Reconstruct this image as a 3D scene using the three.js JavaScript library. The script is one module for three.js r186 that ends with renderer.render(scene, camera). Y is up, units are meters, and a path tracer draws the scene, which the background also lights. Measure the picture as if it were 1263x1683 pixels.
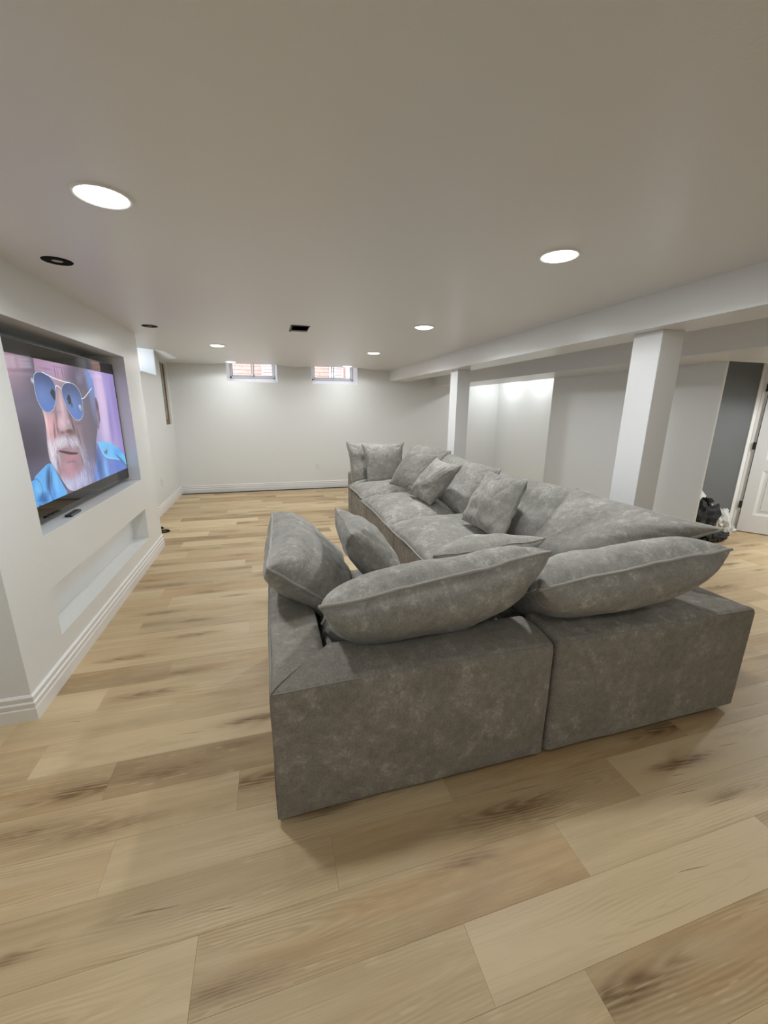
import * as THREE from 'three';
import { RectAreaLightUniformsLib } from 'three/addons/lights/RectAreaLightUniformsLib.js';
import { RoundedBoxGeometry } from 'three/addons/geometries/RoundedBoxGeometry.js';
import { mergeGeometries } from 'three/addons/utils/BufferGeometryUtils.js';

// ------------------------------------------------------------------ camera, sky, light, exposure
const scene = new THREE.Scene();
const EYE = new THREE.Vector3(0, 1.5, 0);
const camera = new THREE.PerspectiveCamera(103.9, 1263 / 1683, 0.05, 60);
camera.position.copy(EYE);
camera.rotation.set(THREE.MathUtils.degToRad(-14.533), THREE.MathUtils.degToRad(-16.048), THREE.MathUtils.degToRad(0.569), 'YXZ');
camera.updateMatrixWorld();

const SKY = 7.0;                                   // overcast daylight outside the basement windows
scene.background = new THREE.Color().setRGB(0.84, 0.92, 1.0);
scene.backgroundIntensity = SKY;

const LAMP = 234;                                  // luminance of the round ceiling lamps
const LAMP_COLOR = new THREE.Color().setRGB(0.955, 0.99, 1.0);
const LENS_GLOW = 5;
const WIDE = 0.55;                                 // share of a lamp's light that its domed lens throws sideways
const ALCOVE = 0.42;                                // lamps in the alcove and the niche, against the others
const SCREEN = 0.95;

RectAreaLightUniformsLib.init();
const renderer = new THREE.WebGLRenderer({ antialias: true });
renderer.toneMapping = THREE.LinearToneMapping;
renderer.toneMappingExposure = 1.0;
renderer.shadowMap.enabled = true;

// ------------------------------------------------------------------ helpers
const used = new Map();
function numbered(name) {
  const n = used.get(name) || 0;
  used.set(name, n + 1);
  return n ? `${name}_${String(n).padStart(3, '0')}` : name;
}
function rng(seed) {
  let a = seed >>> 0;
  return () => { a = (a + 0x6D2B79F5) >>> 0; let t = a; t = Math.imul(t ^ (t >>> 15), t | 1); t ^= t + Math.imul(t ^ (t >>> 7), t | 61); return ((t ^ (t >>> 14)) >>> 0) / 4294967296; };
}
const PERM = new Float32Array(65536);
{ const r = rng(77); for (let i = 0; i < 65536; i++) PERM[i] = r(); }
function noise2(x, y) {                            // value noise, 0..1
  const xi = Math.floor(x), yi = Math.floor(y), fx = x - xi, fy = y - yi;
  const u = fx * fx * (3 - 2 * fx), v = fy * fy * (3 - 2 * fy);
  const a = PERM[((xi & 255) << 8) | (yi & 255)], b = PERM[(((xi + 1) & 255) << 8) | (yi & 255)];
  const c = PERM[((xi & 255) << 8) | ((yi + 1) & 255)], d = PERM[(((xi + 1) & 255) << 8) | ((yi + 1) & 255)];
  return a + (b - a) * u + (c - a) * v + (a - b - c + d) * u * v;
}
function fbm(x, y, o = 4) {
  let s = 0, w = 0.5, t = 0;
  for (let i = 0; i < o; i++) { s += w * noise2(x, y); t += w; x = x * 2.03 + 17.3; y = y * 2.03 + 9.1; w *= 0.5; }
  return s / t;
}
const sstep = (a, b, x) => { const t = Math.min(1, Math.max(0, (x - a) / (b - a))); return t * t * (3 - 2 * t); };
const mix = (a, b, t) => a + (b - a) * t;
const V = (x, y, z) => new THREE.Vector3(x, y, z);
const lin = (c) => { c /= 255; return c <= 0.04045 ? c / 12.92 : ((c + 0.055) / 1.055) ** 2.4; };

function mesh(name, geometry, material, parent) {
  const m = new THREE.Mesh(geometry, material);
  m.name = parent === scene ? numbered(name) : name;
  m.castShadow = m.receiveShadow = true;
  if (parent !== scene) {                           // parts may share a plain name; keep a number for order
    const same = parent.children.filter((c) => c.userData.base === name).length;
    m.userData.base = name;
    if (same) m.name = `${name}_${String(same).padStart(3, '0')}`;
  }
  parent.add(m);
  return m;
}
function thing(name, label, category, group, at) {
  const o = new THREE.Group();
  o.name = numbered(name);
  o.userData.label = label; o.userData.category = category;
  if (group) o.userData.group = group;
  if (at) o.position.set(...at);
  scene.add(o);
  return o;
}
function tag(o, label, category, group) { o.userData.label = label; o.userData.category = category; if (group) o.userData.group = group; return o; }
function structure(name, label) {
  const o = new THREE.Group();
  o.name = name; o.userData.kind = 'structure';
  if (label) o.userData.label = label;
  scene.add(o);
  return o;
}
function boxUV(g, s = 1) {                          // uv in metres from the dominant normal
  if (g.index) g = g.toNonIndexed();
  g.computeVertexNormals();
  const p = g.attributes.position, n = g.attributes.normal, uv = new Float32Array(p.count * 2);
  for (let i = 0; i < p.count; i++) {
    const ax = Math.abs(n.getX(i)), ay = Math.abs(n.getY(i)), az = Math.abs(n.getZ(i));
    let u, v;
    if (ax >= ay && ax >= az) { u = p.getZ(i); v = p.getY(i); } else if (ay >= az) { u = p.getX(i); v = p.getZ(i); } else { u = p.getX(i); v = p.getY(i); }
    uv[2 * i] = u / s; uv[2 * i + 1] = v / s;
  }
  g.setAttribute('uv', new THREE.BufferAttribute(uv, 2));
  return g;
}
function box(x0, x1, y0, y1, z0, z1) {
  const g = new THREE.BoxGeometry(Math.abs(x1 - x0), Math.abs(y1 - y0), Math.abs(z1 - z0));
  g.translate((x0 + x1) / 2, (y0 + y1) / 2, (z0 + z1) / 2);
  return boxUV(g);
}
function rbox(x0, x1, y0, y1, z0, z1, r = 0.003, seg = 2) {
  const g = new RoundedBoxGeometry(Math.abs(x1 - x0), Math.abs(y1 - y0), Math.abs(z1 - z0), seg, r);
  g.translate((x0 + x1) / 2, (y0 + y1) / 2, (z0 + z1) / 2);
  return g;
}
function rectShape(a0, a1, b0, b1) { const s = new THREE.Shape(); s.moveTo(a0, b0); s.lineTo(a1, b0); s.lineTo(a1, b1); s.lineTo(a0, b1); s.closePath(); return s; }
function rectHole(a0, a1, b0, b1) { const s = new THREE.Path(); s.moveTo(a0, b0); s.lineTo(a0, b1); s.lineTo(a1, b1); s.lineTo(a1, b0); s.closePath(); return s; }
// a plate with holes: shape in (a,b), extruded by t; axis tells how it stands
function plate(shape, t, axis, at) {
  const g = new THREE.ExtrudeGeometry(shape, { depth: t, bevelEnabled: false });
  const p = g.attributes.position;
  for (let i = 0; i < p.count; i++) {
    const a = p.getX(i), b = p.getY(i), c = p.getZ(i);
    if (axis === 'x') p.setXYZ(i, at - c, b, a);          // (z, y), thickness towards -x
    else if (axis === 'z') p.setXYZ(i, a, b, at - c);     // (x, y), thickness towards -z
    else p.setXYZ(i, a, at + c, b);                       // (x, z), thickness towards +y
  }
  if (axis !== 'z') { } else { }
  return boxUV(g);
}
function dataTexture(w, h, fill, { srgb = true, repeat = [1, 1] } = {}) {
  const d = new Uint8Array(w * h * 4);
  fill(d, w, h);
  const t = new THREE.DataTexture(d, w, h, THREE.RGBAFormat);
  t.magFilter = THREE.LinearFilter; t.minFilter = THREE.LinearMipmapLinearFilter; t.generateMipmaps = true;
  t.wrapS = t.wrapT = THREE.RepeatWrapping; t.repeat.set(...repeat);
  if (srgb) t.colorSpace = THREE.SRGBColorSpace;
  t.needsUpdate = true;
  return t;
}

// ------------------------------------------------------------------ materials
const peel = dataTexture(256, 256, (d, w, h) => {   // roller stipple of painted drywall
  for (let y = 0; y < h; y++) for (let x = 0; x < w; x++) {
    const k = (y * w + x) * 4;
    const s = (f) => { const a = x / w * f, b = y / h * f; const fx = sstep(0.8, 1, x / w), fy = sstep(0.8, 1, y / h); return mix(mix(noise2(a, b), noise2(a - f, b), fx), mix(noise2(a, b - f), noise2(a - f, b - f), fx), fy); };
    const v = 255 * (0.55 * s(40) + 0.3 * s(90) + 0.15 * s(12));
    d[k] = d[k + 1] = d[k + 2] = v; d[k + 3] = 255;
  }
}, { srgb: false, repeat: [3.2, 3.2] });
const paint = (r, g, b, rough) => new THREE.MeshStandardMaterial({ color: new THREE.Color().setRGB(r, g, b), roughness: rough, bumpMap: peel, bumpScale: 0.0004 });
const M = {
  wall: paint(0.80, 0.81, 0.80, 0.3),
  ceiling: paint(0.77, 0.765, 0.755, 0.33),
  beam: paint(0.81, 0.815, 0.82, 0.3),
  gray: paint(0.135, 0.14, 0.142, 0.6),
  trim: new THREE.MeshStandardMaterial({ color: new THREE.Color().setRGB(0.82, 0.81, 0.79), roughness: 0.35 }),
  vinyl: new THREE.MeshStandardMaterial({ color: new THREE.Color().setRGB(0.85, 0.87, 0.9), roughness: 0.4 }),
  door: new THREE.MeshStandardMaterial({ color: new THREE.Color().setRGB(0.78, 0.78, 0.77), roughness: 0.42 }),
  black: new THREE.MeshPhysicalMaterial({ color: new THREE.Color().setRGB(0.008, 0.008, 0.008), roughness: 0.9, specularIntensity: 0.3 }),
  blackPlastic: new THREE.MeshStandardMaterial({ color: new THREE.Color().setRGB(0.015, 0.015, 0.017), roughness: 0.35 }),
  button: new THREE.MeshStandardMaterial({ color: new THREE.Color().setRGB(0.05, 0.05, 0.055), roughness: 0.5 }),
  bronze: new THREE.MeshStandardMaterial({ color: new THREE.Color().setRGB(0.06, 0.05, 0.045), roughness: 0.4, metalness: 0.7 }),
  tin: new THREE.MeshStandardMaterial({ color: new THREE.Color().setRGB(0.035, 0.03, 0.028), roughness: 0.55, metalness: 0.3 }),
  bezel: new THREE.MeshStandardMaterial({ color: new THREE.Color().setRGB(0.045, 0.043, 0.042), roughness: 0.35, metalness: 0.5 }),
  plate: new THREE.MeshStandardMaterial({ color: new THREE.Color().setRGB(0.8, 0.78, 0.73), roughness: 0.35 }),
  lens: new THREE.MeshStandardMaterial({ color: 0xffffff, roughness: 0.5, emissive: LAMP_COLOR, emissiveIntensity: LENS_GLOW }),
  puck: new THREE.MeshStandardMaterial({ color: new THREE.Color().setRGB(0.5, 0.48, 0.44), roughness: 0.5 }),
  glass: new THREE.MeshPhysicalMaterial({ color: 0xffffff, roughness: 0.02, transmission: 1, thickness: 0, ior: 1.5 }),
  plasticBag: new THREE.MeshStandardMaterial({ color: new THREE.Color().setRGB(0.6, 0.6, 0.58), roughness: 0.5 }),
  blackBag: new THREE.MeshStandardMaterial({ color: new THREE.Color().setRGB(0.006, 0.006, 0.006), roughness: 0.7 }),
  brick: new THREE.MeshStandardMaterial({ color: new THREE.Color().setRGB(0.5, 0.28, 0.24), roughness: 0.9 }),
  mortar: new THREE.MeshStandardMaterial({ color: new THREE.Color().setRGB(0.62, 0.58, 0.54), roughness: 0.95 }),
  concrete: new THREE.MeshStandardMaterial({ roughness: 0.9, map: dataTexture(256, 256, (d, w, h) => {
    for (let y = 0; y < h; y++) for (let x = 0; x < w; x++) {
      const k = (y * w + x) * 4, n = fbm(x / 30, y / 12, 5), m = noise2(x / 3, y / 3), spot = sstep(0.66, 0.75, fbm(x / 14 + 40, y / 9 + 7, 3));
      const v = 120 + 60 * n + 14 * m - 50 * spot;
      d[k] = v; d[k + 1] = v * 0.97; d[k + 2] = v * 0.92; d[k + 3] = 255;
    }
  }, { repeat: [2, 2] }) }),
  rawWood: new THREE.MeshStandardMaterial({ roughness: 0.85, map: dataTexture(128, 256, (d, w, h) => {
    for (let y = 0; y < h; y++) for (let x = 0; x < w; x++) {
      const k = (y * w + x) * 4, n = fbm(x / 5, y / 50, 4);
      d[k] = 95 + 75 * n; d[k + 1] = 75 + 62 * n; d[k + 2] = 55 + 48 * n; d[k + 3] = 255;
    }
  }, { repeat: [3, 1] }) }),
};

// velvet chenille: brushed nap in patches, fine weave
const napTex = dataTexture(1024, 1024, (d, w, h) => {
  const per = (f, x, y) => {                        // tileable noise
    const a = x / w * f, b = y / h * f, fx = sstep(0.85, 1, x / w), fy = sstep(0.85, 1, y / h);
    return mix(mix(fbm(a, b, 3), fbm(a - f, b, 3), fx), mix(fbm(a, b - f, 3), fbm(a - f, b - f, 3), fx), fy);
  };
  for (let y = 0; y < h; y++) for (let x = 0; x < w; x++) {
    const k = (y * w + x) * 4;
    const big = per(9, x, y), mid = per(30, x + 8 * big, y), fine = noise2(x / 2.3, y / 3.1), weave = noise2(x / 1.1, y / 5);
    const patch = sstep(0.5, 0.72, 0.45 * big + 0.55 * mid), speck = sstep(0.45, 0.75, per(110, x, y));
    let v = 0.85 + 0.08 * (big - 0.5) + 0.17 * patch * (0.25 + 0.75 * speck) + 0.14 * (per(48, x, y) - 0.5) + 0.13 * (fine - 0.5) + 0.10 * (weave - 0.5);
    v = Math.max(0.3, v);
    d[k] = Math.min(255, 200 * v); d[k + 1] = Math.min(255, 197 * v); d[k + 2] = Math.min(255, 191 * v); d[k + 3] = 255;
  }
});
const weaveTex = dataTexture(512, 512, (d, w, h) => {
  for (let y = 0; y < h; y++) for (let x = 0; x < w; x++) {
    const k = (y * w + x) * 4, v = 255 * (0.6 * noise2(x / 1.3, y / 4) + 0.4 * noise2(x / 6 + 50, y / 6));
    d[k] = d[k + 1] = d[k + 2] = v; d[k + 3] = 255;
  }
}, { srgb: false, repeat: [2.2, 2.2] });
napTex.repeat.set(0.9, 0.9);
const fabric = (tint) => new THREE.MeshPhysicalMaterial({
  color: new THREE.Color().setRGB(...tint), map: napTex, roughness: 0.92, bumpMap: weaveTex, bumpScale: 0.0008,
  sheen: 1.0, sheenRoughness: 0.6, sheenColor: new THREE.Color().setRGB(0.55, 0.56, 0.55), specularIntensity: 0.25,
});
M.fabric = fabric([0.76, 0.76, 0.75]);
M.piping = fabric([0.98, 0.97, 0.96]);
M.fabricBase = fabric([0.63, 0.605, 0.57]);          // cover of the frames, a little browner
M.fabricThrow = fabric([0.74, 0.745, 0.735]);         // throw pillows, a shade darker
M.seam = new THREE.MeshStandardMaterial({ color: new THREE.Color().setRGB(0.27, 0.262, 0.245), roughness: 0.95 });

// ------------------------------------------------------------------ room dimensions
const CEIL = 2.182, XL = -1.523, ZB = -7.66, ZR = 2.5, XR = 7.2, LOW = 1.917;
const BUMP = { x: -1.184, z0: -4.707, z1: -2.068 };
const TVN = { z0: -4.252, z1: -2.452, y0: 0.822, y1: 1.915 }, LN = { z0: -4.24, z1: -2.432, y0: 0.246, y1: 0.534 };

// floor ----------------------------------------------------------------------------------------
const ROWS = 10, ROWH = 204, TW = 1024;
function woodAtlas(seed, opts) {
  const r = rng(seed);
  const P = [];
  for (let i = 0; i < ROWS; i++) {
    const o = opts[i] || {};
    const knots = [];
    const nk = o.knots ? o.knots.length : (r() < 0.55 ? 1 : 0) + (r() < 0.25 ? 1 : 0);
    for (let k = 0; k < nk; k++) knots.push(o.knots ? o.knots[k] : [0.1 + r() * 1.0, 0.03 + r() * 0.12, 0.5 + r() * 0.6]);
    const cracks = [];
    const nc = r() < 0.6 ? 1 + Math.floor(r() * 2) : 0;
    for (let k = 0; k < nc; k++) cracks.push([r() * 1.0, 0.02 + r() * 0.14, 0.05 + r() * 0.16]);
    P.push({ tone: o.tone ?? r(), red: o.red ?? r() * 0.6, cx: r() * 1.2, cy: 0.05 + r() * 0.09, smoky: o.smoky ?? r(), knots, cracks, ox: r() * 200, oy: r() * 200, cath: o.cath ?? (r() < 0.6 ? 0.6 + 0.4 * r() : 0.15) });
  }
  return dataTexture(TW, 2048, (d, w, h) => {
    for (let Y = 0; Y < h; Y++) {
      const row = Math.min(ROWS - 1, Math.floor(Y / ROWH)), q = P[row], y = (Y - row * ROWH) / ROWH * 0.184;
      for (let X = 0; X < w; X++) {
        const x = X / w * 1.228;
        let wy = y + 0.018 * (noise2(x * 2.2 + q.ox, y * 9 + q.oy) - 0.5);
        let dark = 0, swirl = 0;
        for (const [kx, ky, ks] of q.knots) {
          const dx = (x - kx) / (0.15 * ks), dy = (y - ky) / (0.026 * ks), e = dx * dx + dy * dy;
          const g = Math.exp(-e * 0.75);
          wy += 0.014 * Math.exp(-e * 0.35) * Math.sign(y - ky || 1) * (1 - Math.exp(-Math.abs(dy)));
          dark += g * (0.3 + 0.7 * fbm(x * 22 + q.ox, y * 90 + q.oy, 3)) * 0.95;
          swirl += Math.exp(-e * 0.3);
        }
        const fine = fbm(x * 9 + q.ox, wy * 420 + q.oy, 3), streak = noise2(x * 2.4 + q.ox, wy * 70 + 3 * q.oy), broad = fbm(x * 1.3 + q.oy, wy * 14 + q.ox, 3);
        const rad = Math.sqrt(((x - q.cx) * 0.085) ** 2 + (wy - q.cy) ** 2);
        const ring = 0.5 + 0.5 * Math.sin(rad * 640 + 5 * noise2(x * 7 + q.ox, wy * 40));
        const cath = (q.cath * Math.exp(-((x - q.cx) ** 2) / 0.13) + 0.8 * swirl * 0.5) * sstep(0.35, 0.7, noise2(x * 5 + 9, wy * 30 + q.oy));
        const smoke = q.smoky * sstep(0.52, 0.82, fbm(x * 3.1 + 5 * q.ox, y * 11 + q.oy, 4)) * (0.5 + 0.5 * streak);
        let t = 0.5 + 1.15 * (q.tone - 0.5) + 0.5 * (broad - 0.5) + 0.26 * (streak - 0.5) + 0.3 * (fine - 0.5) - 0.42 * cath * (ring - 0.4);
        t = Math.min(1, Math.max(0, t));
        let R = mix(169, 213, t), G = mix(144, 191, t), B = mix(108, 154, t);
        const red = q.red * sstep(0.4, 0.7, fbm(x * 1.7 + q.oy, y * 7 + q.ox, 3));
        R = mix(R, R * 0.98, red); G = mix(G, G * 0.94, red); B = mix(B, B * 0.89, red);
        let dk = Math.min(0.85, 0.85 * dark + 0.42 * smoke);
        dk *= 0.75 + 0.5 * (ring - 0.5) * Math.min(1, swirl + 0.2) + 0.35 * (fine - 0.3);
        R = mix(R, 104, dk); G = mix(G, 79, dk); B = mix(B, 50, dk);
        for (const [kx, ky, len] of q.cracks) {
          const s = (x - kx) / len;
          if (s > 0 && s < 1) { const yy = ky + 0.006 * (noise2(x * 14, q.ox) - 0.5) + 0.01 * s, wdt = 0.0011 * Math.sin(Math.PI * s) + 1e-5; const a = Math.exp(-(((y - yy) / wdt) ** 2)) * 0.7; R = mix(R, 84, a); G = mix(G, 62, a); B = mix(B, 40, a); }
        }
        const lime = sstep(0.72, 0.9, noise2(x * 16 + 3, wy * 260 + q.ox)) * (0.25 + cath) * 0.35;
        R = mix(R, 222, lime); G = mix(G, 203, lime); B = mix(B, 166, lime);
        const k = (Y * w + X) * 4;
        d[k] = R; d[k + 1] = G; d[k + 2] = B; d[k + 3] = 255;
      }
    }
  });
}
const atlases = [
  woodAtlas(11, { 0: { tone: 0.8, red: 0.1, knots: [[0.75, 0.09, 0.6]], smoky: 0.2 }, 1: { tone: 0.55, red: 1, knots: [[0.1, 0.14, 0.9], [0.85, 0.03, 0.6]], smoky: 0.5 }, 2: { tone: 0.62, red: 0.1, cath: 1, knots: [[0.3, 0.1, 0.5]] }, 3: { tone: 0.9, red: 0, smoky: 0.15, cath: 1, knots: [] }, 4: { tone: 0.45, red: 0.9, knots: [[0.1, 0.07, 1.1]], smoky: 0.7 } }),
  woodAtlas(29, { 0: { tone: 0.5, knots: [[0.45, 0.07, 1.2], [0.75, 0.12, 0.9]], smoky: 0.8 }, 1: { tone: 0.6, knots: [[0.7, 0.1, 1.2]], smoky: 0.6 }, 5: { tone: 0.25, smoky: 0.6 } }),
];
M.plank = atlases.map((a) => new THREE.MeshPhysicalMaterial({ map: a, roughness: 0.46, specularIntensity: 0.8 }));
M.underlay = new THREE.MeshStandardMaterial({ color: new THREE.Color().setRGB(0.05, 0.035, 0.022), roughness: 0.9 });

function plankGeometry(x0, x1, z0, z1, row, xs, flip) {  // a board 6 mm thick with eased upper edges
  const c = 0.0007, g = 0.00015, T = 0, S = -0.0006, Bt = -0.005;
  x0 += g; x1 -= g; z0 += g; z1 -= g;
  const top = [[x0 + c, z0 + c], [x1 - c, z0 + c], [x1 - c, z1 - c], [x0 + c, z1 - c]], mid = [[x0, z0], [x1, z0], [x1, z1], [x0, z1]];
  const pos = [], uv = [];
  const UV = (x, z) => { let u = (x - xs) / 1.228, v = (z - z0) / 0.184; if (flip) { u = 1 - u; v = 1 - v; } return [mix(0.004, 0.996, u), (row * ROWH + 3 + v * (ROWH - 6)) / 2048]; };
  const put = (p, y) => { pos.push(p[0], y, p[1]); uv.push(...UV(p[0], p[1])); };
  put(top[0], T); put(top[2], T); put(top[1], T); put(top[0], T); put(top[3], T); put(top[2], T);
  for (let i = 0; i < 4; i++) {
    const j = (i + 1) % 4;
    for (const [A, ya, B, yb] of [[top, T, mid, S], [mid, S, mid, Bt]]) { put(A[i], ya); put(A[j], ya); put(B[j], yb); put(A[i], ya); put(B[j], yb); put(B[i], yb); }
  }
  const geo = new THREE.BufferGeometry();
  geo.setAttribute('position', new THREE.Float32BufferAttribute(pos, 3));
  geo.setAttribute('uv', new THREE.Float32BufferAttribute(uv, 2));
  geo.computeVertexNormals();
  return geo;
}
{
  const floor = structure('floor', 'light oak floor boards laid across the room');
  mesh('underlay', box(XL - 0.3, XR + 0.2, -0.06, -0.006, ZB - 0.3, ZR + 0.2), M.underlay, floor);
  const W = 0.1835, L = 1.228, r = rng(5);
  const known = { 0: 0.757, 1: 0.479, 2: -0.283, 3: 0.133, 4: 0.62, 5: -0.2, 6: -0.714 };
  const pick = { '0:0.757': [0, 4], '1:0.479': [0, 3], '1:-0.749': [0, 2], '2:-0.283': [0, 1], '2:0.945': [0, 0], '2:-1.511': [0, 0], '0:-0.471': [0, 2], '3:0.133': [1, 1], '3:-1.095': [0, 2], '4:-0.608': [0, 0] };
  const frustum = new THREE.Frustum().setFromProjectionMatrix(new THREE.Matrix4().multiplyMatrices(camera.projectionMatrix, camera.matrixWorldInverse));
  const all = [];
  let prev = 0;
  for (let k = -17; k < 39; k++) {
    const z1 = -0.572 - (k - 1) * W, z0 = z1 - W;           // row k reaches from z0 (far) to z1 (near)
    if (z0 > ZR || z1 < ZB) continue;
    let off = known[k];
    if (off === undefined) { do { off = r() * L; } while (Math.abs(((off - prev) % L + L) % L) < 0.2); }
    prev = off;
    for (let n = Math.floor((XL - off) / L); ; n++) {
      const xs = off + n * L, x0 = Math.max(xs, XL), x1 = Math.min(xs + L, XR);
      if (xs >= XR) break;
      if (x1 - x0 < 0.01) continue;
      const key = `${k}:${+xs.toFixed(3)}`, ch = pick[key] || [r() < 0.5 ? 0 : 1, Math.floor(r() * ROWS)];
      const zc = (z0 + z1) / 2, d = Math.hypot(Math.max(x0, Math.min(0, x1)), 1.5, zc);
      const bb = new THREE.Box3(V(x0, -0.01, z0), V(x1, 0, z1));
      const seen = frustum.intersectsBox(bb) && !(x1 < BUMP.x && zc < BUMP.z1);
      all.push({ x0, x1, z0: Math.max(z0, ZB), z1: Math.min(z1, ZR), ch, xs, flip: pick[key] ? false : r() < 0.5, size: (seen ? 1 : 0.01) * (x1 - x0) / (d * d * d) });
    }
  }
  all.sort((a, b) => b.size - a.size);
  const rest = [[], []];
  all.forEach((p, i) => {
    const g = plankGeometry(p.x0, p.x1, p.z0, p.z1, p.ch[1], p.xs, p.flip);
    if (i < 296) mesh('plank', g, M.plank[p.ch[0]], floor); else rest[p.ch[0]].push(g);
  });
  rest.forEach((gs, i) => { if (gs.length) { const m = mesh('more_planks', mergeGeometries(gs), M.plank[i], floor); m.userData.kind = 'stuff'; } });
}

// windows: opening on the wall face, pocket in the ceiling above it ---------------------------------
const WINS = [[-0.612, 0.224], [0.826, 1.667]], WZ = [-6.89, -6.06], SILL = 1.915;

// walls ----------------------------------------------------------------------------------------
{
  const s = rectShape(XL - 0.3, 4.95, -0.06, 2.6);
  for (const [a, b] of WINS) s.holes.push(rectHole(a, b, SILL, 2.32));
  const w = structure('wall_back', 'off white back wall with two high windows');
  mesh('drywall', plate(s, 0.32, 'z', ZB), M.wall, w);
}
{
  const s = rectShape(ZB - 0.0, ZR, -0.06, 2.6);
  s.holes.push(rectHole(WZ[0], WZ[1], 1.935, 2.32));
  s.holes.push(rectHole(-7.54, -7.155, 1.21, 2.155));
  const w = structure('wall_left', 'off white left wall with a small high window and an open slot');
  mesh('drywall', plate(s, 0.32, 'x', XL), M.wall, w);
  mesh('slot_board', box(-1.66, -1.565, 1.15, 2.2, -7.6, -7.1), M.concrete, w).userData.label = 'bare grey concrete in the slot';
  mesh('slot_stud', rbox(-1.565, -1.55, 1.211, 2.153, -7.54, -7.522), M.rawWood, w).userData.label = 'raw brown timber at the side of the slot';
  mesh('slot_block', rbox(-1.565, -1.545, 1.211, 1.29, -7.52, -7.16), M.rawWood, w).userData.label = 'raw brown timber at the foot of the slot';
}
{
  const w = structure('wall_media', 'off white wall box with a screen recess and a long low recess');
  const s = rectShape(BUMP.z0, BUMP.z1, -0.0, CEIL);
  s.holes.push(rectHole(TVN.z0, TVN.z1, TVN.y0, TVN.y1));
  s.holes.push(rectHole(LN.z0, LN.z1, LN.y0, LN.y1));
  const front = plate(s, 0.13, 'x', BUMP.x);
  const s2 = rectShape(BUMP.z0, BUMP.z1, 0, CEIL);
  s2.holes.push(rectHole(TVN.z0, TVN.z1, TVN.y0, TVN.y1));
  const mid = plate(s2, 0.19, 'x', BUMP.x - 0.13);
  const core = box(XL - 0.1, BUMP.x - 0.32, 0, CEIL, BUMP.z0, BUMP.z1);
  mesh('drywall', mergeGeometries([front, mid, core]), M.wall, w);
}
{
  const w = structure('wall_right', 'off white walls on the right side of the room');
  mesh('drywall', mergeGeometries([
    box(4.65, 4.95, -0.06, 2.6, ZB, -4.7),                       // alcove side
    box(3.835, 4.65, -0.06, 2.6, -4.90, -4.70),                 // alcove end
    box(3.81, 3.835, -0.06, 2.6, -4.90, -2.69),                 // side wall of the room under the duct run
    box(3.835, 3.95, -0.06, 2.6, -4.70, -3.1),
    box(XR, XR + 0.2, -0.06, 2.6, -3.9, ZR),
    box(6.62, XR, -0.06, 2.6, -3.9, -3.6),
    box(5.86, 6.62, 2.05, 2.6, -3.9, -3.6),
  ]), M.wall, w);
  const g = structure('wall_far_right', 'grey wall beside the open door');
  mesh('drywall', box(3.95, 5.86, -0.06, 2.6, -3.9, -3.6), M.gray, g);
  mesh('closet_back', mergeGeometries([box(5.6, 6.9, -0.06, 2.6, -5.0, -4.9), box(5.6, 5.7, -0.06, 2.6, -4.9, -3.9), box(6.8, 6.9, -0.06, 2.6, -4.9, -3.9)]), M.gray, g);
  const b = structure('wall_behind', 'wall behind the camera');
  mesh('drywall', box(XL - 0.3, XR + 0.2, -0.06, 2.6, ZR, ZR + 0.2), M.wall, b);
}
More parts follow.
